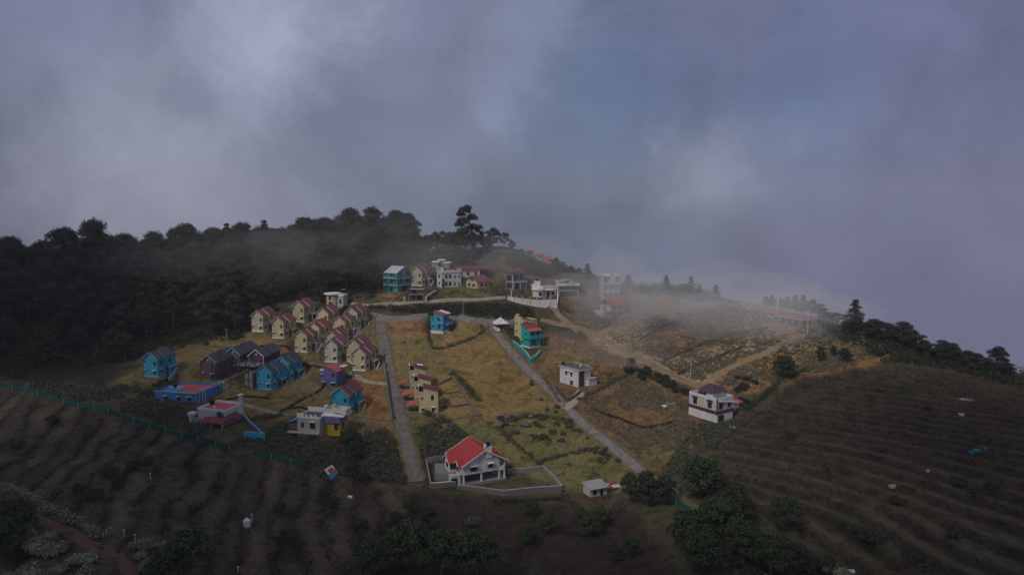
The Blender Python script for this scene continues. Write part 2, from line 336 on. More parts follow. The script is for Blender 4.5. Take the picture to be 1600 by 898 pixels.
for (x, y, a, x0, x1, y0, y1, z) in PADS:
    dx, dy = XX - x, YY - y; lx = dx * math.cos(a) - dy * math.sin(a); ly = dx * math.sin(a) + dy * math.cos(a)
    d = np.hypot(np.maximum(np.maximum(x0 - lx, lx - x1), 0), np.maximum(np.maximum(y0 - ly, ly - y1), 0))
    w_ = np.clip(1 - d / 3.5, 0, 1); w_ = w_ * w_ * (3 - 2 * w_); ZZ = ZZ * (1 - w_) + (z - .12) * w_

# ------------------------------------------------------------------ what grows or lies on the ground, zone by zone
def C(*c): return np.array(c, float)
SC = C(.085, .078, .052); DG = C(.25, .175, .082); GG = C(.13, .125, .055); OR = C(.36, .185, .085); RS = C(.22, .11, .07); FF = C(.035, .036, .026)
ZONES = [
 (SC, [(-9000, -9000), (9000, -9000), (9000, 9000), (-9000, 9000)]),
 (C(.085, .088, .048), [(700, 300), (1000, 300), (960, 470), (780, 470), (700, 440), (640, 410)]),
 (C(.15, .12, .07), [(760, 425), (940, 430), (940, 500), (800, 462)]),
 (C(.16, .14, .065), [(690, 445), (770, 440), (770, 466), (690, 470)]), (C(.20, .14, .07), [(595, 455), (640, 455), (645, 470), (590, 470)]),
 (C(.18, .145, .075), [(390, 510), (600, 495), (640, 740), (560, 668), (440, 640), (360, 612), (180, 602), (250, 540), (330, 532)]),
 (OR * .75 + GG * .1, [(560, 585), (604, 560), (616, 690), (562, 640)]),
 (C(.24, .15, .08), [(400, 530), (470, 545), (470, 572), (400, 560)]),
 (C(.22, .13, .065), [(355, 640), (440, 635), (470, 645), (440, 655), (380, 652)]),
 (C(.20, .165, .075), [(300, 600), (440, 610), (500, 640), (430, 650), (340, 625)]),
 (DG, [(594, 497), (770, 503), (830, 565), (1003, 738), (1000, 762), (880, 762), (790, 722), (655, 700)]),
 (C(.27, .155, .085), [(600, 500), (668, 498), (668, 520), (610, 520)]),
 (GG * 1.05 + DG * .15, [(640, 615), (700, 660), (770, 655), (880, 640), (1003, 738), (1000, 762), (880, 762), (790, 722), (655, 700)]),
 (C(.20, .17, .08), [(600, 530), (690, 530), (690, 580), (640, 610), (612, 590)]),
 (C(.20, .13, .075), [(838, 520), (930, 530), (1000, 562), (1090, 612), (1095, 690), (1035, 740), (1000, 722), (905, 650), (850, 590)]),
 (DG * .85, [(850, 545), (920, 540), (930, 560), (880, 585), (860, 570)]), (OR * .8, [(925, 570), (965, 568), (980, 578), (930, 588)]),
 (C(.16, .13, .065), [(975, 690), (1070, 655), (1085, 680), (1035, 738), (1000, 722)]),
 (C(.36, .27, .18), [(870, 478), (940, 500), (1060, 470), (1300, 478), (1380, 545), (1330, 570), (1190, 610), (1100, 612), (940, 545)]),
 (DG * .8, [(880, 480), (935, 500), (990, 490), (935, 528), (905, 512)]),
 (OR * .55 + DG * .5, [(1130, 560), (1240, 545), (1330, 520), (1400, 560), (1260, 590), (1180, 612), (1110, 610)]),
 (DG, [(1290, 520), (1330, 522), (1335, 545), (1290, 550), (1240, 560), (1250, 545)]),
 (OR * .5 + SC * .8, [(1020, 510), (1150, 500), (1160, 530), (1040, 560), (1000, 545)]),
 (DG * .95, [(975, 455), (1020, 455), (1035, 482), (985, 475)]), (C(.60, .20, .09), [(1018, 454), (1040, 458), (1052, 483), (1036, 484)]),
 (GG * .8, [(1130, 700), (1250, 790), (1150, 790), (1060, 740)]),
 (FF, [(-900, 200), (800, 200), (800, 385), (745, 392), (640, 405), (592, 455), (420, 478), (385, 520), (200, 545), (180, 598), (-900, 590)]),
]
col = np.zeros(XX.shape + (3,))
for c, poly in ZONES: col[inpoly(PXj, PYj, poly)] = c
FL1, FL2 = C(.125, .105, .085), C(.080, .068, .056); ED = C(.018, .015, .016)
mm = (.5 + .5 * np.sin(np.floor(sL / 6.5) * 2.4))[..., None]; colL = FL1 * mm + FL2 * (1 - mm)
g_ = np.clip((fbm(XX, YY, 20, 31) - .5) * 4, 0, 1)[..., None]
mm = (.5 + .5 * np.sin(np.floor(sR / 9.5) * 2.9 + 1))[..., None]; colR = (C(.118, .076, .058) * mm + C(.072, .068, .050) * (1 - mm)) * (1 - g_ * .6) + C(.065, .070, .040) * g_ * .6
col[mC] = C(.046, .036, .033)
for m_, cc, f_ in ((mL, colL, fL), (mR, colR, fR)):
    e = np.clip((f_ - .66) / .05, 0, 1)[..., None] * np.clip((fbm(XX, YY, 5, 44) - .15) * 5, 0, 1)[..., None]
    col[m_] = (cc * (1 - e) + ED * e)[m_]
for _ in range(2):   # soften the zone borders
    c2 = col.copy(); c2[1:-1, 1:-1] = (col[1:-1, 1:-1] * 2 + col[2:, 1:-1] + col[:-2, 1:-1] + col[1:-1, 2:] + col[1:-1, :-2]) / 6; col = c2
ny, nx = XX.shape; idx = np.arange(ny * nx).reshape(ny, nx)
FQ = np.stack([idx[:-1, :-1], idx[:-1, 1:], idx[1:, 1:], idx[1:, :-1]], -1).reshape(-1, 4)
gm = bpy.data.materials.new('hillside_ground'); gm.use_nodes = True; n = gm.node_tree.nodes; l = gm.node_tree.links; b = n['Principled BSDF']
b.inputs['Roughness'].default_value = .95; b.inputs['Specular IOR Level'].default_value = .1
at = n.new('ShaderNodeAttribute'); at.attribute_name = 'ground_cover'; geo = n.new('ShaderNodeNewGeometry')
cur = at.outputs['Color']
def nz(scale, detail, lo, hi, dist=0, stretch=None):
    t = n.new('ShaderNodeTexNoise'); t.inputs['Scale'].default_value = scale; t.inputs['Detail'].default_value = detail; t.inputs['Roughness'].default_value = .7; t.inputs['Distortion'].default_value = dist
    src = geo.outputs['Position']
    if stretch:
        mp = n.new('ShaderNodeMapping'); mp.inputs['Rotation'].default_value = (0, 0, stretch[0]); mp.inputs['Scale'].default_value = stretch[1]; l.new(src, mp.inputs[0]); src = mp.outputs[0]
    l.new(src, t.inputs['Vector']); m = n.new('ShaderNodeMapRange'); m.inputs[1].default_value = lo; m.inputs[2].default_value = hi; l.new(t.outputs['Fac'], m.inputs[0]); return m.outputs[0]
def gmix(f, c2, amt, mode='MIX'):
    global cur
    x = n.new('ShaderNodeMix'); x.data_type = 'RGBA'; x.blend_type = mode
    mu_ = n.new('ShaderNodeMath'); mu_.operation = 'MULTIPLY'; mu_.inputs[1].default_value = amt; l.new(f, mu_.inputs[0]); l.new(mu_.outputs[0], x.inputs[0])
    l.new(cur, x.inputs[6]); x.inputs[7].default_value = (*c2, 1); cur = x.outputs[2]
gmix(nz(.045, 5, .45, .65, .5), (.95, .80, .62), .55, 'MULTIPLY')
gmix(nz(.07, 6, .5, .66, 1), (.62, .78, .62), .7, 'MULTIPLY')
gmix(nz(.16, 8, .50, .62, .6), (.42, .40, .36), .75, 'MULTIPLY')
gmix(nz(.4, 8, .50, .60), (1.6, 1.45, 1.3), .5, 'MULTIPLY')
gmix(nz(.25, 9, .54, .62, .8), (.40, .46, .38), .7, 'MULTIPLY')
gmix(nz(.9, 6, .52, .62), (.40, .42, .38), .7, 'MULTIPLY')
gmix(nz(1.0, 3, .5, .62, 0, (math.radians(-17), (.18, 1.5, 1))), (.7, .68, .66), .5, 'MULTIPLY')
l.new(cur, b.inputs['Base Color'])
bp = n.new('ShaderNodeBump'); bp.inputs['Strength'].default_value = .6; bp.inputs['Distance'].default_value = .5; l.new(nz(.9, 8, .2, .8), bp.inputs['Height']); l.new(bp.outputs[0], b.inputs['Normal'])
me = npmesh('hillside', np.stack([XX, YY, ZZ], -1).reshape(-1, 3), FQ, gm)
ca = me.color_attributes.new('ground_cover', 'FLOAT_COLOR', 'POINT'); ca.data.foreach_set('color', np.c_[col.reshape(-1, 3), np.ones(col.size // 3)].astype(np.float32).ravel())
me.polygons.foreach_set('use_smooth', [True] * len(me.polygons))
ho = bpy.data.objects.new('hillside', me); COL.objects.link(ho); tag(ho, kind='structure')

# ------------------------------------------------------------------ roads and paths, draped strips
M['road'] = mat('concrete_road', (.235, .21, .205), scale=.5, col2=(.105, .095, .09)); M['dirt'] = mat('dirt_track', (.29, .215, .145), scale=.4, col2=(.18, .14, .09))
M['dirt2'] = mat('dark_dirt_path', (.085, .06, .05), scale=.3, col2=(.13, .07, .045)); M['palep'] = mat('pale_path', (.33, .30, .26), scale=.3, col2=(.22, .20, .17))
def polyline(pix, stepm=1.5):
    g = ground([p[0] for p in pix], [p[1] for p in pix])[:, :2]; g = g[~np.isnan(g[:, 0])]; out = []
    n_ = len(g)
    for i in range(n_ - 1):
        p0, p1, p2, p3 = g[max(i - 1, 0)], g[i], g[i + 1], g[min(i + 2, n_ - 1)]; k = max(int(np.linalg.norm(p2 - p1) / stepm), 1)
        for j in range(k):
            t = j / k; out.append(.5 * ((2 * p1) + (p2 - p0) * t + (2 * p0 - 5 * p1 + 4 * p2 - p3) * t * t + (3 * p1 - p0 - 3 * p2 + p3) * t ** 3))
    out.append(g[-1]); return np.array(out)
def ribbon(name, pix, width, m, lift=.09, kind='structure', rough=.25, ncs=7):
    c = polyline(pix); d = np.gradient(c, axis=0); d /= np.linalg.norm(d, axis=1)[:, None] + 1e-9; nrm = np.c_[d[:, 1], -d[:, 0]]
    k = ncs; w_ = width * (1 + rough * (vnoise(c[:, 0], c[:, 1], 4, 50) - .5)); V = []
    for j in range(k):
        q = c + nrm * ((j / (k - 1) - .5) * w_)[:, None]; z = height(q[:, 0], q[:, 1]) + lift; z = z - (.35 if j in (0, k - 1) else 0); V.append(np.c_[q, z])
    V = np.stack(V, 1); m_ = len(c); ii = np.arange(m_ * k).reshape(m_, k)
    fq = np.stack([ii[:-1, :-1], ii[1:, :-1], ii[1:, 1:], ii[:-1, 1:]], -1).reshape(-1, 4)
    me = npmesh(name, V.reshape(-1, 3), fq, m); o = bpy.data.objects.new(name, me); COL.objects.link(o); return tag(o, kind=kind)
R1 = [(594, 496), (601, 545), (613, 600), (625, 650), (638, 700), (651, 752)]
R2 = [(765, 500), (792, 540), (822, 575), (862, 612), (905, 655), (955, 695), (1003, 737)]
M['verge'] = mat('worn_verge', (.17, .135, .085), scale=.5, col2=(.10, .09, .05))
ribbon('verge', R1, 8.2, 'verge', .05, rough=.7); ribbon('verge', R2, 7.2, 'verge', .05, rough=.9)
ribbon('road', R1, 5.6, 'road', rough=.12); ribbon('road', R2, 4.4, 'road', rough=.15)
ribbon('road', [(560, 492), (600, 497.5), (640, 496), (690, 494.5), (740, 500), (785, 505), (820, 500)], 4.2, 'road', .13, rough=.2)
ribbon('path', [(516, 474), (560, 475.5), (620, 474), (690, 469.5), (740, 468), (790, 464.5)], 2.6, 'palep', .12)
ribbon('dirt_road', [(845, 499), (878, 507), (912, 514), (938, 526), (975, 549), (1005, 562), (1035, 578), (1075, 597), (1108, 602)], 3.8, 'dirt', .16, rough=.6)
ribbon('dirt_road', [(926, 528), (945, 517), (970, 505), (1005, 494), (1035, 484), (1065, 477), (1125, 471)], 3.6, 'dirt', .14, rough=.6)
ribbon('dirt_road', [(862, 468), (868, 485), (885, 503), (905, 518)], 4.0, 'dirt', .15)
ribbon('dirt_road', [(1100, 602), (1125, 583), (1150, 570), (1178, 558), (1210, 545), (1250, 524)], 2.8, 'dirt', .15, rough=.7)
ribbon('path', [(0, 788), (45, 806), (95, 825), (130, 845), (180, 868), (205, 898), (230, 960)], 3.6, 'dirt2', rough=.6)
ribbon('path', [(1003, 737), (1022, 748), (1045, 762), (1068, 782), (1100, 808)], 3.6, 'verge', rough=.4)
ribbon('driveway', [(883, 640), (895, 628), (908, 612)], 3.8, 'palep', .16, rough=0)
ribbon('driveway', [(500, 690), (545, 668), (606, 672)], 2.6, 'dirt2', .12, rough=.3)
ribbon('driveway', [(545, 585), (575, 596), (610, 600)], 3, 'palep', .1, rough=.3)
ribbon('driveway', [(365, 640), (380, 632), (410, 640), (450, 648)], 2.4, 'palep', .1, rough=.3)

# ------------------------------------------------------------------ house parts
def fb(mb, face, c, u0, u1, z0, z1, d0, d1):
    if face == 'F': mb.box(u0, u1, c - d1, c - d0, z0, z1)
    elif face == 'B': mb.box(u0, u1, c + d0, c + d1, z0, z1)
    elif face == 'L': mb.box(c - d1, c - d0, u0, u1, z0, z1)
    else: mb.box(c + d0, c + d1, u0, u1, z0, z1)
    return mb
def win(par, face, c, u, z, w, h, sun=0, fm='frame', sm='trim', name='window', mull=1, pm='dark'):
    f = MB(); t = .08
    fb(f, face, c, u - w / 2 - t, u + w / 2 + t, z - t, z, -.02, .10); fb(f, face, c, u - w / 2 - t, u + w / 2 + t, z + h, z + h + t, -.02, .10)
    fb(f, face, c, u - w / 2 - t, u - w / 2, z, z + h, -.02, .10); fb(f, face, c, u + w / 2, u + w / 2 + t, z, z + h, -.02, .10)
    for k in range(mull): uu = u - w / 2 + w * (k + 1) / (mull + 1); fb(f, face, c, uu - .035, uu + .035, z, z + h, .045, .09)
    o = f.build(name, fm, par); fb(MB(), face, c, u - w / 2, u + w / 2, z, z + h, -.02, .04).build('pane', pm, o)
    if sun: fb(MB(), face, c, u - w / 2 - .3, u + w / 2 + .3, z + h + t + .05, z + h + t + .17, -.02, sun).build('sunshade', sm, par)
    return o
def gwall(x0, x1, y0, y1, z0, ze, rise, axis='y'):
    mb = MB()
    if axis == 'y':
        xm = (x0 + x1) / 2; p = [(x0, z0), (x1, z0), (x1, ze), (xm, ze + rise), (x0, ze)]; v = [(a, y0, b_) for a, b_ in p] + [(a, y1, b_) for a, b_ in p]
    else:
        ym = (y0 + y1) / 2; p = [(y1, z0), (y0, z0), (y0, ze), (ym, ze + rise), (y1, ze)]; v = [(x0, a, b_) for a, b_ in p] + [(x1, a, b_) for a, b_ in p]
    return mb.add(v, [(0, 1, 2, 3, 4), (9, 8, 7, 6, 5)] + [((i + 1) % 5, i, 5 + i, 5 + (i + 1) % 5) for i in range(5)])
def groof(x0, x1, y0, y1, ze, rise, axis='y', ov=.45, t=.14, lift=.16):
    mb = MB()
    if axis == 'y':
        xm = (x0 + x1) / 2; s = rise / (xm - x0); ze2 = ze - ov * s + lift; zr = ze + rise + lift
        mb.slab([(x0 - ov, y0 - ov, ze2), (xm, y0 - ov, zr), (xm, y1 + ov, zr), (x0 - ov, y1 + ov, ze2)], t)
        mb.slab([(xm, y0 - ov, zr), (x1 + ov, y0 - ov, ze2), (x1 + ov, y1 + ov, ze2), (xm, y1 + ov, zr)], t)
    else:
        ym = (y0 + y1) / 2; s = rise / (ym - y0); ze2 = ze - ov * s + lift; zr = ze + rise + lift
        mb.slab([(x0 - ov, y0 - ov, ze2), (x1 + ov, y0 - ov, ze2), (x1 + ov, ym, zr), (x0 - ov, ym, zr)], t)
        mb.slab([(x0 - ov, ym, zr), (x1 + ov, ym, zr), (x1 + ov, y1 + ov, ze2), (x0 - ov, y1 + ov, ze2)], t)
    return mb
def ringbox(x0, x1, y0, y1, z0, z1, t=.2, mb=None):
    mb = mb or MB(); mb.box(x0, x1, y0, y0 + t, z0, z1); mb.box(x0, x1, y1 - t, y1, z0, z1); mb.box(x0, x0 + t, y0 + t, y1 - t, z0, z1); mb.box(x1 - t, x1, y0 + t, y1 - t, z0, z1); return mb
def wtank(h, x, y, z, label, white=False, r=.65, hh=1.25, group='black water tanks on the rooftops'):
    loc, rz = SITES[h][0], SITES[h][1]; a_, b_ = SCL.get(h, (1, 1)); x, y, z = x * a_, y * a_, z * b_; p = Vector(loc) + Vector((x * math.cos(rz) - y * math.sin(rz), x * math.sin(rz) + y * math.cos(rz), z))
    o = MB().cyl(0, 0, 0, hh * .8, r).cyl(0, 0, hh * .8, hh, r, r * .35).cyl(0, 0, hh, hh + .1, r * .3).cyl(0, 0, hh * .28, hh * .33, r + .03).cyl(0, 0, hh * .55, hh * .6, r + .03).build('water_tank', 'wtank' if white else 'tank')
    o.location = p; tag(o, label, 'water tank', group if not white else None)
SCL = dict(h11=(.88, 1.16), h13=(.84, 1.08), h12=(.88, 1.1), h14=(.82, 1.02), h3=(.80, 1.12), h1=(1, 1.14), t0=(.88, 1.16), t1=(.88, 1.16), t2=(.88, 1.16), h9=(.86, 1.12), h10=(.9, 1.12), h17=(1, 1.02), h18=(.85, .9),
 far0=(.55, .8), far1=(.55, .8), far2=(.55, .8), b8=(1, 1.12), grey1=(.92, 1.15), yel1=(.85, 1.35), round1=(.95, 1.1), h15=(1, 1.03), h6=(.95, 1.1), h4=(.95, 1), h16=(.85, .95), white1=(.95, 1.05))
def house(key, label, name='house', cat='house', group=None):
    loc, rz, w, l_, s = SITES[key]; h = empty(name, loc, rz, label, cat, group); a, b_ = SCL.get(key, (1, 1)); h.scale = (a, a, b_); return h
def stairs(mb, x0, x1, y0, y1, z0, z1, n_=7, axis='y'):
    for i in range(n_):
        t0, t1 = i / n_, (i + 1) / n_; zt = z0 + (z1 - z0) * t1
        if axis == 'y': mb.box(x0, x1, y0 + (y1 - y0) * t0, y0 + (y1 - y0) * t1, z0 - .4, zt)
        else: mb.box(min(x0 + (x1 - x0) * t0, x0 + (x1 - x0) * t1), max(x0 + (x1 - x0) * t0, x0 + (x1 - x0) * t1), y0, y1, z0 - .4, zt)
    return mb

def cottage(key, label, wm, rm, group, name='cottage', rear=True, side='trim', deep=2.0, ze=5.7, rise=2.0):
    loc, rz, w, L_, s = SITES[key]; h = house(key, label, name, 'cottage', group); L1 = L_ * .42; h.scale = (.96, .96, 1.2)
    gwall(-w, 0, 0, L1, -deep, ze, rise).build('wall', wm, h)
    wl = gwall(-w, .9, L1, L_, 2.75, ze + .35, rise + .25); wl.box(-w, -.3, L1 + .002, L_ - .05, -deep, 2.75); wl.build('wall', wm, h)
    MB().box(-w - .06, .06, -.06, L1, -deep, .35).build('plinth', side, h)
    groof(-w, 0, 0, L1 - .45, ze, rise).build('roof', rm, h); groof(-w, .9, L1, L_, ze + .35, rise + .25).build('roof', rm, h)
    f = MB(); xm = -w / 2; sl = rise / (w / 2)
    f.slab([(-w - .45, -.56, ze - .45 * sl + .17), (xm, -.56, ze + rise + .17), (xm, -.46, ze + rise + .17), (-w - .45, -.46, ze - .45 * sl + .17)], .26)
    f.slab([(xm, -.56, ze + rise + .17), (.45, -.56, ze - .45 * sl + .17), (.45, -.46, ze - .45 * sl + .17), (xm, -.46, ze + rise + .17)], .26)
    f.build('fascia', 'bluep' if wm == 'blue' else ('trim' if wm in ('taupe', 'dpurple') else 'pale'), h)
    for x in (-w + .02, -.16): MB().box(x, x + .14, -.14, -.002, -deep, ze - .1).build('drain_pipe', 'pipe', h)
    v = MB().cyl(0, 0, -.02, .08, .26, n=10).build('gable_vent', 'bluep' if wm == 'blue' else 'trim', h); v.rotation_euler = (math.pi / 2, 0, 0); v.location = (xm, 0, ze + .65)
    win(h, 'F', 0, -.22 * w, 3.75, .75, .95); win(h, 'F', 0, -.86 * w, 4.6, .45, .45, mull=0); win(h, 'F', 0, -.25 * w, .95, .85, .9, sun=.8); win(h, 'F', 0, -.86 * w, 1.5, .5, .5, sun=.45, mull=0)
    win(h, 'R', 0, L1 * .5, 3.7, .8, 1.1, mull=0); win(h, 'R', .9, L1 + (L_ - L1) * .35, 3.9, .8, 1.1); win(h, 'R', 0, L1 * .5, 1.2, .8, 1.0, sun=.5, mull=0)
    b_ = MB().box(-.3, 2.1, L1 + .3, L_ + .3, 2.6, 2.75); b_.build('balcony_slab', side if wm != 'cream' else 'pale', h)
    MB().box(-.298, -.2, L1 + 1.2, L1 + 2.2, 0, 2.1).build('door', 'brown', h)
    for y in (L1 + .35, L_ + .05): MB().box(1.8, 2.0, y, y + .2, -deep, 2.6).build('post', side if wm != 'cream' else 'pale', h)
    stairs(MB(), 2.2, 3.2, L1 - 1.8, L1 + 2.6, -1.2, .9).build('steps', 'conc', h)
    st = MB(); st.slab([(3.2, L1 - 1.8, -.3), (3.35, L1 - 1.8, -.3), (3.35, L1 + 2.6, 2.1), (3.2, L1 + 2.6, 2.1)], .8); st.build('stair_wall', side, h)
    MB().box(-.3, 3.2, L1 + .3, L_ + .3, -deep, .1).build('porch_floor', 'conc', h)
    return h
GY_ = 'cream cottages with mauve gable roofs in rows'
LB = {'c1': 'cream cottage with pinkish mauve roof, the leftmost one, beside the dark wood',
 'c2': 'cream cottage with mauve roof, second from the left, above the bare orange soil bank',
 'c3': 'cream cottage with mauve roof just left of the round topped house',
 'c4': 'cream cottage with mauve roof in the back row, directly below the round topped house',
 'c5': 'cream cottage at the right end of the back row, beside the top of the road',
 'c6b': 'cream cottage mostly hidden behind the front left one, only its higher roof showing',
 'c6': 'cream cottage with mauve roof, left one of the front row, above the grassy terrace banks',
 'c7': 'cream cottage with mauve roof just in front of the rightmost back row cottage',
 'c8': 'cream cottage half hidden behind the pale grey cottage',
 'c9': 'pale grey walled cottage with mauve roof among the cream ones',
 'c10': 'cream cottage half hidden between the pale grey and the frontmost cream cottage',
 'c11': 'frontmost cream cottage with mauve roof beside the concrete road'}
for k, px, py in COTT: cottage(k, LB[k], {'c9': 'pale', 'c1': 'creamp', 'c3': 'cream2', 'c6': 'cream2', 'c11': 'cream2', 'c7': 'cream3', 'c4': 'cream3'}.get(k, 'cream'), 'mauve', GY_)
GB = 'bright blue cottages with slate roofs'
cottage('b1', 'bright blue cottage with slate roof standing alone at the edge of the dark wood', 'blue', 'slate', GB, side='bluep')
cottage('b5', 'bright blue cottage with slate roof, the nearer of the overlapping pair beside the scaffolding', 'blue', 'slate', GB, side='bluep')
cottage('b6', 'bright blue cottage with slate roof, the farther of the overlapping pair', 'blue', 'slate', GB, side='bluep')
cottage('b7', 'bright blue cottage with dark red roof right beside the concrete road plot', 'blue', 'maroon', None, side='pale')
def longhouse(key, label, wm, gab, scaff=False):
    loc, rz, w, L_, s = SITES[key]; h = house(key, label, 'long_cottage', 'house', 'unfinished long cottages with slate roofs'); L1 = L_ * .5; h.scale = (.96, .9, 1.2)
    gwall(-w, 0, 0, L1, -2, 5.6, 2.1).build('wall', wm, h); gwall(-w, .4, L1, L_, -2, 6.0, 2.2).build('wall', wm, h)
    groof(-w, 0, 0, L1 - .45, 5.6, 2.1).build('roof', 'slate', h); groof(-w, .4, L1, L_, 6.0, 2.2).build('roof', 'slate', h)
    f = MB(); xm = -w / 2; sl = 2.1 / (w / 2)
    f.slab([(-w - .45, -.58, 5.6 - .45 * sl + .2), (xm, -.58, 7.9), (xm, -.46, 7.9), (-w - .45, -.46, 5.6 - .45 * sl + .2)], .32)
    f.slab([(xm, -.58, 7.9), (.45, -.58, 5.6 - .45 * sl + .2), (.45, -.46, 5.6 - .45 * sl + .2), (xm, -.46, 7.9)], .32); f.build('fascia', gab, h)
    v = MB().cyl(0, 0, -.02, .1, .3, n=10).build('gable_vent', 'trim', h); v.rotation_euler = (math.pi / 2, 0, 0); v.location = (xm, 0, 6.2)
    win(h, 'F', 0, -.2 * w, 3.2, 1.1, 1.5, fm='pale'); win(h, 'F', 0, -.25 * w, .6, 1.1, 1.2, sun=.7); win(h, 'F', 0, -.85 * w, 1.4, .5, .5, sun=.4, mull=0)
    for y in (L1 * .35, L1 * .75, L1 + 2, L1 + 4.5): win(h, 'R', .4 if y > L1 else 0, y, 3.4, .9, 1.2)
    for x in (-w, -.14): MB().box(x, x + .14, -.14, -.002, -2, 5.4).build('drain_pipe', 'trim' if wm == 'dpurple' else 'pipe', h)
longhouse('b2', 'long taupe sided cottage with stepped slate roof, left end of the unfinished group', 'taupe', 'grey')
longhouse('b3', 'long taupe cottage with slate roof and white edged gable behind the scaffolding', 'taupe', 'bluep')
longhouse('b4', 'plum walled long cottage with slate roof and white edged gable beside the bright blue pair', 'dpurple', 'trim')

def local(key, x, y, z=0):
    loc, rz = SITES[key][0], SITES[key][1]; return Vector(loc) + Vector((x * math.cos(rz) - y * math.sin(rz), x * math.sin(rz) + y * math.cos(rz), z))
# scaffold and terrace slab among the unfinished cottages
p = G(357, 603); h = empty('scaffold', p, -math.radians(AZ1), 'dark steel scaffold frame standing in front of the unfinished taupe cottages', 'scaffold')
for i in range(5):
    for j in range(3): MB().box(-7 + i * 3.9, -6.75 + i * 3.9, j * 4.0, j * 4.0 + .25, -2, 8.6 + (i * 7 + j * 3) % 4 * .8).build('upright', 'pipe', h)
for z in (2.4, 5.4, 8.0):
    for j in range(3): MB().box(-7.6, 9.2, j * 4.0 + .26, j * 4.0 + .46, z, z + .2).build('beam', 'pipe' if z > 2 else 'darkc', h)
MB().box(-1.0, 8.6, 4.6, 11.5, 6.6, 6.85).build('deck', 'conc', h)
MB().slab([(-6, -1.2, .2), (-5.4, -1.2, .2), (7.2, 3, 6.3), (6.6, 3, 6.3)], .15).build('ramp', 'conc', h)
ob = MB(); ob.box(5.0, 8.0, 3.0, 8.0, -1.5, 4.6).build('lean_to_room', 'grey', h)

# purple house with coral lean-to roof
h = house('b8', 'purple house with sloping coral roof behind the dark red roofed blue cottage'); w, L_ = 6.6, 7.2
mb = MB().box(-w, 0, 0, L_, 1.7, 4.6); mb.add([(-w, 0, 4.6), (0, 0, 4.6), (0, 0, 5.0), (-w * .72, 0, 6.6), (-w, 0, 5.0), (-w, L_, 4.6), (0, L_, 4.6), (0, L_, 5.0), (-w * .72, L_, 6.6), (-w, L_, 5.0)], [(0, 1, 2, 3, 4), (9, 8, 7, 6, 5), (1, 0, 5, 6), (2, 1, 6, 7), (3, 2, 7, 8), (4, 3, 8, 9), (0, 4, 9, 5)]); mb.build('wall', 'purple', h)
MB().box(-w + .2, -.2, .3, L_ - .2, -2, 1.7).build('lower_wall', 'bluew', h)
MB().slab([(-w * .74, -.5, 6.85), (.7, -.5, 5.0), (.7, L_ - 1.5, 5.0), (-w * .74, L_ - 1.5, 6.85)], .16).build('roof', 'coral', h)
MB().slab([(-.8, L_ - 3.5, 6.1), (1.2, L_ - 3.5, 5.8), (1.2, L_ + .6, 5.8), (-.8, L_ + .6, 6.1)], .14).build('porch_roof', 'tin', h)
MB().box(-w - .1, -w + 1.5, -.15, 1.6, 5.0, 5.6).build('parapet', 'trim', h); win(h, 'F', 0, -1.3, 3.2, .9, 1.1); win(h, 'F', 0, -5.8, 3.2, .6, .6, sun=.4); win(h, 'F', .3, -5.4, -.2, 1.2, 1.3, sun=.6); win(h, 'F', .3, -1.5, -.2, 1.4, 1.2, sun=.6); win(h, 'R', 0, 3.4, 3.0, .9, 1.1)

# flat roofed blue building with red terrace
h = house('redflat', 'low blue building with a red flat roof terrace at the edge of the scrub', 'flat_roofed_house'); 
h.scale = (.85, 1.45, .85); MB().box(-20, 0, 0, 9, -1.5, 3.0).build('wall', 'bluew', h); MB().box(-19.8, -.2, .2, 8.8, 3.0, 3.05).build('roof_terrace', 'redfl', h)
ringbox(-20.05, .05, -.05, 9.05, 3.0, 3.9, .25).build('parapet', 'bluew', h); MB().box(-11.9, -11.6, .2, 5.0, 3.05, 3.9).box(-19.8, -11.9, 4.8, 5.05, 3.05, 3.9).build('terrace_wall', 'bluep', h)
MB().box(-11.5, -.2, -.35, -.05, 3.6, 3.95).box(-20.1, -11.5, -.2, -.05, 3.75, 3.95).build('coping', 'bluep', h); MB().box(-19.8, -12, .2, 4.7, 3.05, 3.15).build('terrace_tank', 'bluew', h)
pf = MB(); [pf.box(x, x + .22, y, y + .22, -2, 5.0) for x in (.4, 1.9, 3.2) for y in (0, 8.6)]; pf.box(.4, 3.4, -.1, .12, 5, 5.2).box(.4, 3.4, 8.5, 8.8, 5, 5.2).box(.35, .6, 0, 8.8, 5.2, 5.35).box(3.1, 3.4, 0, 8.8, 5.2, 5.35); pf.build('pergola', 'bluep', h)
win(h, 'F', 0, -4, .6, 1.4, 1.4, sun=.5); win(h, 'F', 0, -9, .6, 1.4, 1.4, sun=.5); win(h, 'F', 0, -15, .6, 1.4, 1.4, sun=.5)
wtank('redflat', -14, 7, 3.05, 'black water tank on the red terrace of the low blue building')
# white building with red terrace and red sloped porch
h = house('white1', 'white building with red roof terrace and dark red porch roof above the net fence', 'flat_roofed_house')
h.scale = (.87, 1.15, 1.0); MB().box(-15, 0, 0, 10, -1.5, 1.2).build('lower_wall', 'grey', h); MB().box(-14, -1.5, 1.8, 10, 1.2, 3.9).build('wall', 'white', h)
MB().box(-13.8, -1.7, 2, 9.8, 3.9, 3.95).build('roof_terrace', 'redfl', h); ringbox(-14.15, -1.35, 1.65, 10.15, 3.9, 4.75, .25).build('parapet', 'trim', h)
MB().slab([(-9, -2.2, 1.5), (1.6, -2.2, 1.5), (1.6, .4, 2.5), (-9, .4, 2.5)], .2).build('porch_roof', 'maroon', h); MB().slab([(-1.2, .4, 2.5), (1.8, .4, 2.0), (1.8, 6, 2.0), (-1.2, 6, 3.0)], .2).build('side_roof', 'maroon', h)
MB().box(-2.2, -1.2, 8.6, 9.8, 3.96, 7.6).build('stair_turret', 'white', h); MB().box(-2.6, -.9, 8.2, 10.1, 7.6, 7.85).build('turret_cap', 'trim', h)
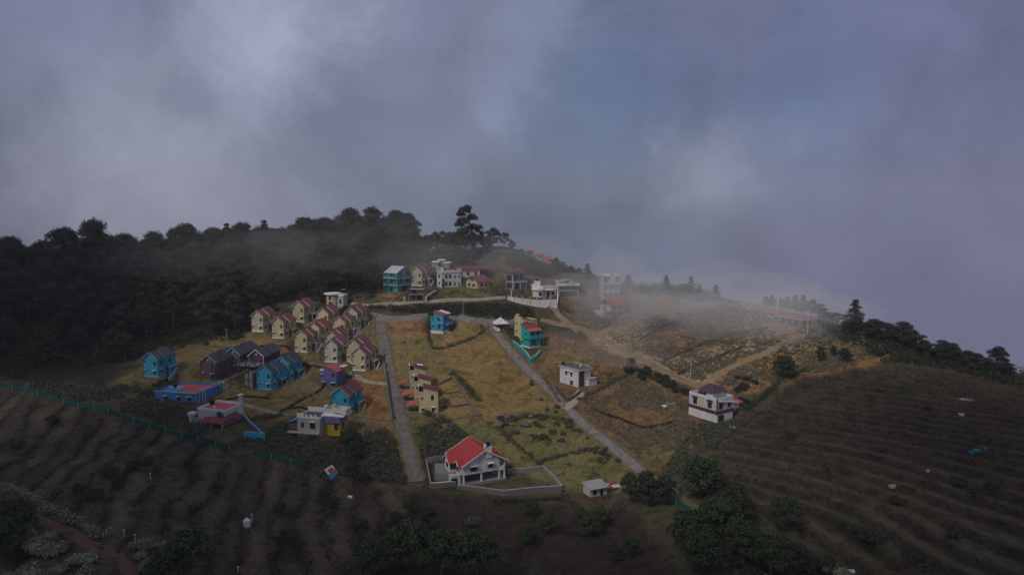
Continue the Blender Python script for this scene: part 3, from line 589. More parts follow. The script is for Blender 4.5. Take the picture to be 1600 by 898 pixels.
MB().box(-16.6, -15.4, .2, 1.6, -3.2, 2.4).build('pillar', 'white', h); MB().box(-16.9, -14.4, -.1, 2, 2.4, 3.2).build('pillar_cap', 'trim', h)
MB().box(-7, -.5, -1.8, 0, -1.5, -.9).build('porch_floor', 'conc', h); [MB().box(x, x + .2, -2, -1.8, -1.5, 1.45).build('post', 'trim', h) for x in (-8.6, -4, 1)]
win(h, 'F', 0, -7, -.4, 1.6, 1.1); win(h, 'F', 0, -3, -.8, 1.0, 1.9, name='door', mull=0); MB().box(-10, -9.2, 4.5, 5.2, 3.96, 4.4).build('skylight', 'trim', h); MB().slab([(-3.2, 3, 4.9), (-2.6, 3, 4.9), (-2.6, 3.9, 4.3), (-3.2, 3.9, 4.3)], .1).build('solar_heater', 'trim', h)
wtank('white1', -12.6, 9.2, 4.0, 'black water tank on the red terrace of the white building', r=.9, hh=1.7)
# grey flat roofed building
h = house('grey1', 'pale grey two storey flat roofed building with blue tin lean-to, beside the mustard house', 'flat_roofed_house')
MB().box(-8.6, 0, 0, 8, -3, 5.4).build('wall', 'pale', h); MB().box(-8.3, -.3, .3, 7.7, 5.4, 5.45).build('roof_slab', 'darkc', h)
pp = ringbox(-8.65, .05, -.05, 8.05, 5.4, 5.9, .22); [pp.box(-5.4 + i * 1.7, -4.5 + i * 1.7, -.05, .17, 5.9, 6.5) for i in range(3)]; pp.box(-8.65, -6, -.06, .2, 5.9, 6.7).box(-8.65, 0, 7.8, 8.07, 5.9, 6.8); pp.build('parapet', 'trim', h)
MB().slab([(-13, .6, 3.6), (-8.6, .6, 4.8), (-8.6, 4.6, 5.0), (-13, 4.6, 3.8)], .15).build('lean_to_roof', 'bluetin', h); MB().box(-12.4, -8.62, 1, 4.4, -1, 3.5).build('lean_to_wall', 'darkc', h)
MB().box(-12, 0, -1.4, 0, 1.2, 1.5).build('ledge', 'pale', h); win(h, 'F', 0, -2.7, 2.6, 1.8, 1.7, sun=.6, mull=2); win(h, 'F', 0, -3, -1.4, 1.6, 1.9, mull=1); win(h, 'F', 0, -6.6, 2.8, .9, 1.2)
MB().cyl(-.9, 6.6, 6.8, 7.9, .7).build('rooftop_drum', 'trim', h)
# mustard house
h = house('yel1', 'mustard yellow house with purple band and white walled roof, partly behind bushes', 'flat_roofed_house')
MB().box(-6.8, 0, 0, 6, -3, 3.2).build('wall', 'yellow', h); MB().box(-7.0, .5, -.7, 6.2, 3.2, 4.8).build('band', 'purple', h); MB().box(-7.1, 2.0, -.75, 6.3, 4.8, 5.1).build('roof_slab', 'trim', h)
ringbox(-7.1, 2.0, 1.5, 6.3, 5.1, 6.2, .2).build('parapet', 'white', h); MB().slab([(-3, .5, 5.9), (2.1, .5, 5.3), (2.1, 3.5, 5.6), (-3, 3.5, 6.2)], .12).build('roof_slope', 'creamp', h); MB().box(-5, -3.6, 4, 5, 6.2, 6.9).build('stair_box', 'cream', h)
win(h, 'F', 0, -1.4, 1.5, 1.4, 1.5, mull=2); win(h, 'R', 0, 3, 1.3, 1.2, 1.4); MB().box(-1.6, .5, -.8, 0, .2, .4).build('sunshade', 'yellow', h)
wtank('yel1', -6.2, 2.6, 5.1, 'black water tank on the white walled roof of the mustard house')
# round topped house
h = house('round1', 'cream house with a rounded white canopy roof behind the cottages', 'round_topped_house')
aa = [2 * math.pi * i / 20 for i in range(20)]
MB().prism([(-4 + 3.1 * math.cos(t), 3.5 + 3.0 * math.sin(t)) for t in aa], -2, 5.6).build('wall', 'cream', h); MB().prism([(-4 + 4.3 * math.cos(t), 3.5 + 3.8 * math.sin(t)) for t in aa], 5.6, 6.1).build('roof', 'trim', h)
MB().prism([(-4 + 3.3 * math.cos(t), 3.5 + 3.2 * math.sin(t)) for t in aa], 5.2, 5.59).build('band', 'teal', h); MB().box(-.8, 2.2, 2, 6.5, -2, 4.8).build('side_wall', 'pale', h)
MB().box(-.9, 2.4, 1.8, 6.7, 4.8, 5.7).build('side_parapet', 'trim', h); MB().slab([(0, 4, 7.4), (2.4, 4, 8.0), (2.4, 5.4, 8.0), (0, 5.4, 7.4)], .1).build('solar_heater', 'trim', h)
win(h, 'F', .55, -4, 1.2, 1.2, 1.4); win(h, 'F', .55, -4.0, 3.6, 1.0, 1.2); win(h, 'F', 2, .7, 2, .9, 1.6)

# three stepped cream houses by the concrete road
for i in range(3):
    k = 't%d' % i; w, L_ = SITES[k][2], SITES[k][3]
    h = house(k, ['farthest', 'middle', 'nearest'][i] + ' of the three stepped cream houses with coral porch roofs by the concrete road', 'narrow_house', 'house', 'stepped cream houses by the road')
    mb = MB().box(0, w, 0, L_, -3, 6.2); mb.add([(2, 0, 6.2), (w, 0, 6.2), (w, 0, 6.5), (2, 0, 7.6), (2, L_, 6.2), (w, L_, 6.2), (w, L_, 6.5), (2, L_, 7.6)], [(0, 1, 2, 3), (7, 6, 5, 4), (0, 3, 7, 4), (1, 0, 4, 5), (2, 1, 5, 6), (3, 2, 6, 7)]); mb.build('wall', 'cream', h)
    MB().slab([(1.9, -.35, 7.85), (w + .5, -.35, 6.6), (w + .5, L_ + .3, 6.6), (1.9, L_ + .3, 7.85)], .14).build('roof', 'maroon', h)
    ringbox(-.1, 2.0, -.1, 3.2, 6.2, 6.6, .18).build('turret_parapet', 'creamp', h); [MB().box(x, x + .2, y, y + .2, 6.6, 8.2).build('turret_post', 'creamp', h) for x in (-.1,) for y in (-.1, 3.0)]
    MB().box(-.25, .2, -.2, 3.3, 8.2, 8.4).build('turret_beam', 'trim', h); MB().box(.1, 1.9, .2, 2.9, 6.2, 6.4).build('tank_base', 'brown', h)
    MB().slab([(-5.0, .0, 2.0), (-.0, .0, 3.4), (-.0, 5.6, 3.4), (-5.0, 5.6, 2.0)], .18).build('porch_roof', 'coral', h)
    [MB().box(-4.8, -4.6, y, y + .2, -2.5, 2.1).build('porch_post', 'pale', h) for y in (.8, 3.6)]; MB().box(-4.8, -.02, .7, 3.8, -2.5, .2).build('porch_floor', 'conc', h); MB().box(-.1, -.002, 1, 2.4, .2, 2.3).build('door', 'shade', h)
    win(h, 'F', 0, w * .70, 3.9, .95, 1.3, mull=1); win(h, 'F', 0, 1.3, 4.2, .55, .55, mull=0); win(h, 'F', 0, w * .74, .3, .95, 1.2, sun=.7); win(h, 'F', 0, 1.5, .9, .7, .5, sun=.4, mull=0); MB().box(w, w + .14, -.1, .06, -3, 6.3).build('drain_pipe', 'pipe', h)
    if i == 0: MB().slab([(3.2, 3, 7.9), (5.6, 3, 7.5), (5.6, 4.6, 7.6), (3.2, 4.6, 8.0)], .1).build('solar_panel', 'trim', h)
    wtank(k, 1.0, 1.5, 6.4, 'black water tank on the %s of the three stepped cream houses' % ['farthest', 'middle', 'nearest'][i], r=.75, hh=1.7)
# garden walls of the three houses
def straight(pix, stepm):
    g = ground([p[0] for p in pix], [p[1] for p in pix])[:, :2]; out = []
    for a, b_ in zip(g[:-1], g[1:]):
        k = max(int(np.linalg.norm(b_ - a) / stepm), 1); out += [a + (b_ - a) * j / k for j in range(k)]
    return np.array(out + [g[-1]])
def wallrun(name, pix, hgt0, t, m, label, cat, below=.6, group=None, top=None, steps=1.6):
    c = straight(pix, steps); d = np.gradient(c, axis=0); d /= np.linalg.norm(d, axis=1)[:, None] + 1e-9; nr = np.c_[d[:, 1], -d[:, 0]] * t / 2
    z = height(c[:, 0], c[:, 1]); V = []; hgt = np.linspace(hgt0[0], hgt0[1], len(c)) if isinstance(hgt0, tuple) else np.full(len(c), hgt0)
    for q, a, b2 in ((c + nr, z - below, 0), (c - nr, z - below, 0), (c - nr, z + hgt, 0), (c + nr, z + hgt, 0)): V.append(np.c_[q, a])
    V = np.stack(V, 1); n_ = len(c); mb = MB(); mb.v = [tuple(p) for p in V.reshape(-1, 3)]
    for i in range(n_ - 1):
        for j in range(4): mb.f.append((i * 4 + j, i * 4 + (j + 1) % 4, i * 4 + 4 + (j + 1) % 4, i * 4 + 4 + j))
    mb.f += [(3, 2, 1, 0), tuple(n_ * 4 - 4 + k for k in range(4))]; o = mb.build(name, m); tag(o, label, cat, group)
    if top:
        cp = MB(); 
        for i in range(n_ - 1):
            a, b2 = c[i], c[i + 1]; e = nr[i] * 1.15; e2 = nr[i + 1] * 1.15
            cp.slab([(a[0] + e[0], a[1] + e[1], z[i] + hgt[i] + .13), (b2[0] + e2[0], b2[1] + e2[1], z[i + 1] + hgt[i + 1] + .13), (b2[0] - e2[0], b2[1] - e2[1], z[i + 1] + hgt[i + 1] + .13), (a[0] - e[0], a[1] - e[1], z[i] + hgt[i] + .13)], .12)
        cp.build('coping', top, o)
    return o

# ------------------------------------------------------------------ upper row
h = house('h1', 'teal three storey house with white metal roof at the edge of the wood', 'tall_house'); w, L_ = 7.4, 9.6
MB().box(-w, 0, 0, 3.5, -1.5, 2.6).build('lower_wall', 'teal', h); gwall(-w, 0, 0, L_, 2.7, 8.0, 2.1, 'x').build('wall', 'teald', h)
MB().slab([(-w - .5, -.7, 7.75), (.6, -.7, 7.75), (.6, L_ / 2, 10.35), (-w - .5, L_ / 2, 10.35)], .15).build('roof', 'tin', h); MB().slab([(-w - .5, L_ / 2, 10.35), (.6, L_ / 2, 10.35), (.6, L_ + .6, 7.75), (-w - .5, L_ + .6, 7.75)], .15).build('roof', 'tin', h)
for z in (2.6, 5.5): MB().box(-w - .3, 1.5, -1.2, L_ + .2, z, z + .22).build('floor_slab', 'trim', h); f = ringbox(-w - .25, 1.45, -1.15, L_ + .15, z + .22, z + .95, .1); f.build('balcony_rail', 'teal', h)
for y in (-.1, L_ * .5, L_ - .2): MB().box(.05, .25, y, y + .22, -1.5 if y < 1 else 2.7, 8.2 if y != L_ * .5 else 10.1).build('post', 'trim', h)
for x in (-w, -w / 2): MB().box(x - .1, x + .12, -1.1, -.9, -1.5, 8).build('post', 'mint', h)
win(h, 'F', 0, -w * .5, 3.4, 2.4, 1.6, mull=2, fm='mint'); win(h, 'F', 0, -w * .5, 6.3, 2.4, 1.4, mull=2, fm='mint'); win(h, 'F', 0, -w * .5, .2, 2.0, 1.5, fm='mint')
for y in (2.4, 7): win(h, 'R', 0, y, 3.6, 1.2, 1.6, fm='mint'); win(h, 'R', 0, y, 6.4, 1.2, 1.4, fm='mint')
cottage('h2', 'cream cottage with mauve roof between the teal house and the white curved building', 'creamp', 'mauve', None, deep=1.2)
h = house('h2b', 'unfinished dark concrete frame building by the upper path below the cream cottage', 'concrete_frame', 'building')
for z in (-.1, 2.7): MB().box(-7.2, .2, -.2, 6.2, z, z + .25).build('floor_slab', 'conc' if z > 1 else 'darkc', h)
for x in (-7, -3.6, -.2):
    for y in (0, 5.8): MB().box(x - .15, x + .15, y, y + .3, -1.5, 2.7).build('column', 'conc', h)
MB().box(-6.8, -.4, 3, 5.8, .15, 2.7).build('wall', 'darkc', h); MB().box(-6.5, -3.8, 2.0, 2.2, 2.95, 5.0).build('upper_wall', 'darkc', h); [MB().box(x - .15, x + .15, 0, .3, 2.95, 5.2).build('column', 'darkc', h) for x in (-6.4, -3.6, -.4)]; MB().box(-6.7, 0, -.1, 3, 5.2, 5.4).build('roof_slab', 'grey', h)
MB().box(-9.3, -8.6, -.6, .1, -1, 2.0).build('gate_pillar', 'pale', h); MB().box(.9, 1.9, -1.4, -.4, -1, 2.4).build('gate_pillar', 'pale', h); MB().slab([(1.0, 0, 2.6), (2.4, 0, 2.6), (5.0, 5, 4.4), (3.6, 5, 4.4)], .3).build('stair', 'conc', h)
h = house('h3', 'white two storey building with rows of dark windows and a stair turret, mid upper row', 'flat_roofed_house'); w, L_ = 12.5, 7
MB().box(0, w, 0, L_, -1.5, 5.8).build('wall', 'white', h); MB().prism([(-.2, -.2), (w + .2, -.2), (w + .2, L_ + .2), (-.2, L_ + .2)], 5.8, 6.0).build('roof_slab', 'conc', h)
pp = ringbox(-.2, w + .2, -.2, L_ + .2, 6.0, 6.8, .2); pp.box(w - 2.5, w + .2, -.2, 0, 6.8, 7.8); pp.build('parapet', 'trim', h); MB().box(-.05, w + .05, -.12, 0, 2.75, 2.95).build('string_course', 'trim', h)
for z in (.7, 3.8):
    for u in (3.0, 5.4, 8.6, 11.2): win(h, 'F', 0, u, z, 1.3 if u < 8 else .8, 1.5 if u < 8 else .9, mull=1)
MB().box(.3, 1.9, -.15, 0, -.5, 3.6).build('door_panel', 'brown', h); win(h, 'L', 0, 3.5, 3.9, 2.4, 1.4, sun=.6, mull=2); win(h, 'L', 0, 3.5, .9, 1.6, 1.3, sun=.7)
MB().box(-.3, 2.2, 4.5, 7.1, 6.0, 8.4).build('stair_turret', 'creamp', h); MB().prism([(1 + .9 * math.cos(t), .8 + .9 * math.sin(t)) for t in aa], 6.8, 8.2).build('rooftop_drum', 'trim', h)
h = house('h4', 'long cream single storey building with thin red roof above the small cream house', 'long_house'); w = 17
MB().box(0, 12, 0, 7, -1.8, 3.6).build('wall', 'creamp', h); MB().box(12, w, 2.5, 7, -1.8, 3.6).build('rear_wall', 'brown', h); MB().slab([(-.6, -.8, 3.6), (w + .3, -.8, 3.9), (w + .3, 7.4, 5.3), (-.6, 7.4, 5.0)], .25).build('roof', 'maroon', h)
for u in (2.2, 6, 9.9): win(h, 'F', 0, u, 1.0, 1.3, 1.5, mull=1)
MB().box(12, w + 4, 1.0, 1.2, -1.8, -.5).build('garden_wall', 'conc', h); MB().box(-.2, 12, -.4, 0, -1.9, -1.4).build('plinth', 'stone', h); [MB().box(x, x + .2, 0, .2, -1.5, 3.6).build('post', 'frame', h) for x in (14, 16.6)]
h = house('h5', 'small cream house with mauve roof and black gable dormer in the upper row', 'small_house'); w, L_ = 7, 9
gwall(0, w, 0, L_, -1.5, 3.4, 2.2, 'x').build('wall', 'cream', h); groof(0, w, 0, L_, 3.4, 2.2, 'x', ov=.6).build('roof', 'mauve', h)
MB().add([(-.75, 3, 3.9), (-.75, 5.2, 3.9), (-.75, 4.1, 5.5), (1.2, 4.1, 5.5), (1.2, 3, 3.9), (1.2, 5.2, 3.9)], [(0, 2, 1), (0, 4, 3, 2), (1, 2, 3, 5), (4, 5, 3), (0, 1, 5, 4)]).build('dormer', 'brown', h)
win(h, 'L', 0, 3.0, .8, 1.4, 1.3, sun=.6); win(h, 'L', 0, 6.4, .8, 1.2, 1.3, sun=.6); win(h, 'F', 0, 2.5, .9, 1.1, 1.3); win(h, 'F', 0, 5.2, .9, .9, 1.3)
h = house('h6', 'dark glass fronted grey house with sloping rusty roof left of the white ornate house', 'modern_house'); w, L_ = 7.6, 5.5
MB().box(0, w, 0, L_, -1.5, 6.2).build('wall', 'grey', h); MB().slab([(-.5, -.6, 6.9), (w + .6, -.6, 8.6), (w + .6, L_ + .5, 8.6), (-.5, L_ + .5, 6.9)], .2).build('roof', 'maroon', h)
MB().add([(0, 0, 6.2), (w, 0, 6.2), (w, 0, 8.4), (0, 0, 6.7), (0, L_, 6.2), (w, L_, 6.2), (w, L_, 8.4), (0, L_, 6.7)], [(0, 1, 2, 3), (7, 6, 5, 4), (0, 3, 7, 4), (1, 5, 6, 2), (3, 2, 6, 7)]).build('upper_wall', 'grey', h)
win(h, 'F', 0, 2.1, 3.6, 3.2, 2.6, mull=3, fm='grey'); win(h, 'F', 0, 5.6, 3.6, 2.6, 3.0, mull=2, fm='grey'); win(h, 'F', 0, 2.1, .2, 3.2, 2.4, mull=3, fm='grey'); win(h, 'L', 0, 2.7, .3, 4.2, 2.4, mull=3, fm='grey'); win(h, 'L', 0, 2.7, 3.6, 4.2, 2.4, mull=3, fm='grey')
MB().box(-.6, w + 1.0, -1.3, 0, 2.9, 3.1).build('balcony_slab', 'trim', h); [MB().box(x, x + .2, -1.2, -1.0, -1.5, 2.9).build('post', 'trim', h) for x in (0, 3.9, w)]; MB().box(-.1, .12, -.12, .1, -1.5, 6.6).build('corner_post', 'trim', h)
h = house('h7', 'white ornate house with rounded terrace and turret behind the long white compound wall', 'ornate_house'); w, L_ = 11, 7
MB().prism([(2.6 + 2.7 * math.cos(t), 1.2 + 2.7 * math.sin(t)) for t in aa], -1.2, 3.2).build('bay', 'white', h); MB().box(2.6, w, 0, L_, -1.2, 3.2).build('wall', 'white', h)
MB().prism([(2.6 + 3.3 * math.cos(t), 1.2 + 3.3 * math.sin(t)) for t in aa], 3.2, 3.6).box(2.7, w + .3, -.6, L_ + .2, 3.2, 3.6).build('roof_slab', 'trim', h); MB().prism([(2.6 + 3.0 * math.cos(t), 1.2 + 3.0 * math.sin(t)) for t in aa], 3.6, 4.5).build('terrace_parapet', 'trim', h)
ringbox(4.8, w + .2, -.4, L_, 3.6, 4.7, .2).build('parapet', 'pale', h); MB().box(2.0, 4.4, 3.5, 5.8, 3.6, 7.0).build('turret', 'trim', h); MB().box(.2, 1.6, 2.6, 4, 3.6, 5.8).build('turret', 'trim', h)
win(h, 'F', 0, 6.6, .2, 1.8, 2.2, mull=1, name='door'); win(h, 'F', 0, 9.4, .9, 1.3, 1.3); [MB().box(x, x + .25, -1.5, -1.25, -1.2, 3.2).build('column', 'trim', h) for x in (5.4, 8)]; win(h, 'F', -1.48, 2.6, .8, 1.1, 1.4); MB().box(5, 9, -2.6, -.6, 3.2, 3.5).build('porch_slab', 'trim', h)
MB().slab([(w + .2, 0, .4), (w + 1.4, 0, .4), (w + 3, 6, 4.5), (w + 1.8, 6, 4.5)], .5).build('outside_stair', 'conc', h)
wtank('h7', 3.2, 4.6, 7.0, 'black water tank on the turret of the white ornate house', r=.6, hh=1.0)
h = house('h8', 'white and brown house with pale roof at the right end of the compound wall', 'house'); w, L_ = 9.5, 7
MB().box(0, w, 0, L_, -2, 5.6).build('wall', 'brown', h); MB().box(-.25, .02, -.4, L_, -2, 7.3).build('side_wall', 'trim', h); MB().box(.02, w + .5, -1, 0, 5.0, 6.2).build('parapet', 'trim', h)
groof(0, w, 0, L_, 6.2, 1.3, 'y', ov=.5).build('roof', 'conc', h); gwall(3.6, 7.8, -1.15, -1.0, 5.0, 6.0, 1.4).build('gable_front', 'pale', h); MB().box(.02, w, -1, 0, 2.6, 2.85).build('floor_slab', 'pale', h)
win(h, 'F', 0, 2.2, 3.2, 1.4, 1.4); win(h, 'F', 0, 7, 3.2, 1.6, 1.4); win(h, 'F', 0, 2.2, .3, 1.4, 1.6); [MB().box(x, x + .2, -1, -.8, -2, 2.6).build('post', 'trim', h) for x in (.1, w - .2)]
wallrun('compound_wall', [(793, 468), (806, 472), (822, 476), (842, 479.5), (871, 482)], (1.6, 4.0), .3, 'white', 'long white compound wall below the white ornate house', 'wall', top='trim')
wallrun('compound_wall', [(871, 481), (871.5, 473), (871, 466)], 2.2, .3, 'white', 'short return of white compound wall beside the dirt track', 'wall', top='trim')
gp = ground([799, 807, 817, 828, 839, 850, 860], [468, 472, 475, 477.5, 478.8, 480, 481])
for i, q in enumerate(gp):
    o = MB().box(-.22, .22, -.22, .22, 1.0, (2.6 + i * .42) if i else 4.2).box(-.3, .3, -.3, .3, (2.6 + i * .42) if i else 4.2, (2.8 + i * .42) if i else 4.5).build('wall_pillar', 'creamp' if i else 'trim'); o.location = q
    tag(o, 'white gate pillar at the left end of the long white compound wall' if i == 0 else 'short cream pillar standing along the long white compound wall', 'pillar', None if i == 0 else 'cream pillars on the compound wall')
h = house('h9', 'tall pale grey three storey house fading into mist behind the red roofed house', 'tall_house'); w, L_ = 9.5, 8
MB().box(0, w, 0, L_, -2, 9.8).build('wall', 'grey', h); MB().box(-1.2, w + 2, -2.2, 0, -3, .2).build('basement', 'conc', h); 
for z in (2.8, 6.2): MB().box(-.3, w + .3, -.8, 0, z, z + .2).build('floor_slab', 'trim', h)
pp = MB().box(-.2, 4.2, -.6, -.4, 9.8, 10.9).box(5.2, w + .2, -.6, -.4, 9.8, 10.9).box(-.2, 0, -.4, L_, 9.8, 10.9).box(-.2, w + .2, -.7, L_, 9.6, 9.8); pp.build('parapet', 'trim', h); MB().box(-.35, -.02, -.2, .3, -2, 10.6).build('corner_post', 'trim', h)
for z in (.7, 3.9, 7): [win(h, 'F', 0, u, z, 1.3, 1.4, mull=1) for u in (1.8, 5, 7.6)]
gwall(4.0, 7.4, -.95, -.8, 6.4, 9.4, 1.5).build('gable_front', 'pale', h); wtank('h9', .9, 2, 9.8, 'black water tank on the misty grey tall house', r=.6)
h = house('h10', 'white and grey two storey house with red roof beside the dirt track bend', 'house'); w, L_ = 9.8, 7.6
MB().box(0, w, 0, L_, -2.5, 5.2).build('wall', 'grey', h); MB().box(-.12, -.002, -.1, L_ + .1, -2.5, 5.2).build('side_wall', 'white', h); groof(0, w, 0, L_, 5.2, 2.2, 'x', ov=.6).build('roof', 'red', h)
MB().slab([(-1.6, -.5, 2.1), (.0, -.5, 2.8), (.0, L_ * .8, 2.8), (-1.6, L_ * .8, 2.1)], .15).build('side_roof', 'red', h); MB().box(-2.6, -.12, 2.5, L_ + 2.5, -2.5, 2.4).build('annexe', 'white', h)
MB().slab([(0, -1.2, 2.2), (w * .6, -1.2, 2.2), (w * .6, 0, 2.9), (0, 0, 2.9)], .15).build('porch_roof', 'red', h); win(h, 'L', -.12, 4, 3.2, 1.0, 1.5); win(h, 'F', 0, 2.5, 3.3, 1.3, 1.4); win(h, 'F', 0, 6.5, 3.3, 1.3, 1.4); win(h, 'F', 0, 3, .2, 1.2, 1.6); win(h, 'F', 0, 7.5, .2, 1.2, 1.6)
MB().slab([(w - 1, -2.8, .6), (w + .2, -2.8, .6), (w + .2, -2.6, .6), (w - 1, -2.6, .6)], .2).build('ledge', 'trim', h); MB().slab([(1, -3.2, -1.0), (6, -3.2, .9), (6, -3.0, .9), (1, -3.0, -1.0)], .35).slab([(6, -3.2, .9), (w, -3.2, .9), (w, -3.0, .9), (6, -3.0, .9)], .35).build('stair_rail', 'trim', h); MB().box(1, w, -3, 0, -3, -.6).build('terrace', 'darkc', h)
# blue house by the hedge
h = house('h11', 'sky blue house with coral roof on a white base, alone in dry grass', 'house'); w, L_ = 6.6, 6.6
MB().box(-w - .05, .05, -.05, L_ + .05, -2.2, .9).build('plinth', 'white', h); mb = MB().box(-w, 0, 0, L_, .9, 6.2); mb.add([(-w + 1.6, 0, 6.2), (0, 0, 6.2), (0, 0, 6.7), (-w + 1.6, 0, 7.9), (-w + 1.6, L_, 6.2), (0, L_, 6.2), (0, L_, 6.7), (-w + 1.6, L_, 7.9)], [(0, 1, 2, 3), (7, 6, 5, 4), (0, 3, 7, 4), (1, 5, 6, 2), (3, 2, 6, 7), (0, 4, 5, 1)]); mb.build('wall', 'blue', h)
MB().slab([(-w + 1.3, -.4, 8.15), (.5, -.4, 6.85), (.5, L_ * .6, 6.85), (-w + 1.3, L_ * .6, 8.15)], .15).build('roof', 'coral', h); MB().slab([(-w + 2.2, L_ * .6, 8.1), (1.0, L_ * .6, 7.1), (1.0, L_ + .6, 7.1), (-w + 2.2, L_ + .6, 8.1)], .15).build('rear_roof', 'trim', h)
MB().box(-2.9, .3, -.8, 0, 3.7, 3.85).box(-.1, .1, -.2, 0, 3.85, 6.6).build('ledge', 'bluep', h); MB().box(0, 2.0, 1.5, L_, 3.1, 3.3).build('balcony_slab', 'bluep', h); MB().box(1.9, 2.0, 1.5, L_, 3.3, 4.2).build('balcony_rail', 'bluep', h); MB().box(.1, 3.2, 2.5, 5.5, -1.8, .2).build('porch_floor', 'palec' if 'palec' in M else 'pale', h)
win(h, 'F', 0, -w * .35, 4.7, .9, 1.1, mull=1); win(h, 'F', 0, -w * .85, 5.0, .5, .5, mull=0); win(h, 'F', 0, -w * .85, 2.4, .7, .6, sun=.4, mull=0); win(h, 'F', 0, -w * .3, 1.9, 1.0, 1.1); win(h, 'R', 0, 3.4, 4.4, 1.0, 1.4); win(h, 'R', 0, 3.4, 1.3, 1.0, 1.6)
wtank('h11', -w + .8, 1.2, 6.2, 'black water tank on the corner of the sky blue house', r=.6, hh=1.8)
h = house('h12', 'cream house with dark red roof directly behind the teal house', 'house'); w, L_ = 8.5, 7
mb = MB().box(0, w, 0, L_, -1.5, 6.2); mb.add([(0, .8, 6.2), (5.2, .8, 6.2), (5.2, .8, 6.4), (0, .8, 7.8), (0, L_, 6.2), (5.2, L_, 6.2), (5.2, L_, 6.4), (0, L_, 7.8)], [(0, 1, 2, 3), (7, 6, 5, 4), (0, 3, 7, 4), (1, 5, 6, 2), (3, 2, 6, 7)]); mb.build('wall', 'cream', h)
MB().slab([(.3, .2, 7.9), (5.6, .2, 6.4), (5.6, L_ + .2, 6.4), (.3, L_ + .2, 7.9)], .15).build('roof', 'maroon', h); MB().box(5.4, w + .2, -.2, L_, 6.2, 6.5).build('roof_slab', 'creamp', h); MB().box(0, 1.2, L_ - 2.6, L_ - 1.2, 7.2, 8.6).build('turret', 'creamp', h)
win(h, 'L', 0, 5.2, 4.6, .6, .7, mull=0); win(h, 'L', 0, 5.2, 1.6, .7, .8, sun=.4, mull=0); win(h, 'F', 0, 1.8, 3.9, 2.2, 1.9, mull=2); win(h, 'F', 0, 6.4, 3.9, 1.0, 1.3)
h = house('h13', 'teal two storey house with half dark red half coral roof beside the sloping road', 'house'); w, L_ = 6.9, 7.2
MB().box(-.08, w + .08, -.08, L_ + .08, -2, .5).build('plinth', 'trim', h); mb = MB().box(0, w, 0, L_, .5, 6.6); mb.add([(0, 0, 6.6), (w, 0, 6.6), (w, L_, 6.6), (0, L_, 6.6), (0, L_, 8.4), (w, L_, 8.4)], [(0, 1, 5, 4), (3, 4, 5, 2), (0, 4, 3), (1, 2, 5), (0, 3, 2, 1)]); mb.build('wall', 'teal', h)
MB().slab([(-.3, 2.0, 7.35), (w + .3, 2.0, 7.35), (w + .3, L_ + .4, 8.75), (-.3, L_ + .4, 8.75)], .15).build('roof', 'maroon', h); MB().slab([(-.3, -.9, 6.55), (w + .5, -.9, 6.55), (w + .5, 2.0, 7.34), (-.3, 2.0, 7.34)], .15).build('front_roof', 'coral', h)
MB().box(-1.0, w + 1.0, -1.4, 0, 3.5, 3.7).build('balcony_slab', 'teal', h); MB().box(-1.0, w + 1, -1.4, -1.28, 3.7, 5.0).box(-1.0, -.88, -1.28, L_ * .7, 3.7, 5.0).box(-1, 0, 0, L_ * .7, 3.5, 3.7).build('balcony_wall', 'teal', h); [MB().box(x, x + .18, -1.35, -1.17, -1, 3.5).build('post', 'teald', h) for x in (-.9, 3, w + .7)]
win(h, 'F', 0, 1.8, 3.9, 2.2, 2.2, mull=2, fm='teald'); win(h, 'F', 0, 5.2, 3.9, 1.2, 2.2, fm='teald'); win(h, 'F', 0, 2.4, 1.2, 2.8, 1.5, mull=3, fm='mint'); win(h, 'F', 0, 5.8, .6, 1.1, 2.1, name='door', fm='mint', pm='mint'); win(h, 'L', 0, 3.2, 4.2, 1.6, 1.5, fm='mint'); win(h, 'L', 0, 5.8, 1.4, .9, 1.0, sun=.4, fm='mint')
MB().slab([(w + .2, -1.4, 3.3), (w + .6, -1.4, 3.3), (w + 3.6, -1.4, .2), (w + 3.2, -1.4, .2)], .3).build('stair', 'teal', h); MB().box(w, w + 4.4, -2.0, -.2, -.6, -.1).build('landing', 'mint', h)
wallrun('terrace_wall', [(801, 537.5), (812, 546), (824, 557), (829, 566)], 1.5, .5, 'teal', 'teal terrace wall stepping down along the road below the teal house', 'wall', top='mint')
wallrun('terrace_wall', [(829, 566), (838, 560), (844, 553)], 1.5, .5, 'teal', 'teal end wall of the terrace facing right below the teal house', 'wall', top='mint')
# white house by driveway
h = house('h14', 'white flat roofed house with brown corner panel at the end of the pale driveway', 'flat_roofed_house'); w, L_ = 7.8, 12.4
MB().box(0, w, 0, L_, -1.5, 5.9).build('wall', 'white', h); MB().box(-.5, w + .9, -.6, L_ + .2, 5.9, 6.15).build('roof_slab', 'trim', h); ringbox(-.3, w + .6, -.4, L_ + .1, 6.15, 6.75, .25).build('parapet', 'grey', h); MB().box(0, w + .3, -.1, L_ - .2, 6.15, 6.2).build('roof_deck', 'darkc', h)
MB().box(.5, 3.6, -.12, -.002, -1.5, 5.88).build('corner_panel', 'brown', h); MB().box(4.6, w + 1.8, -2.2, -.002, 0, 2.6).build('porch_room', 'white', h); MB().box(4.3, w + 2.2, -2.5, 0, 2.6, 2.8).build('porch_roof', 'grey', h)
for u in (4.6, 8.0): win(h, 'L', 0, u, 3.5, 1.1, 1.4, mull=1)
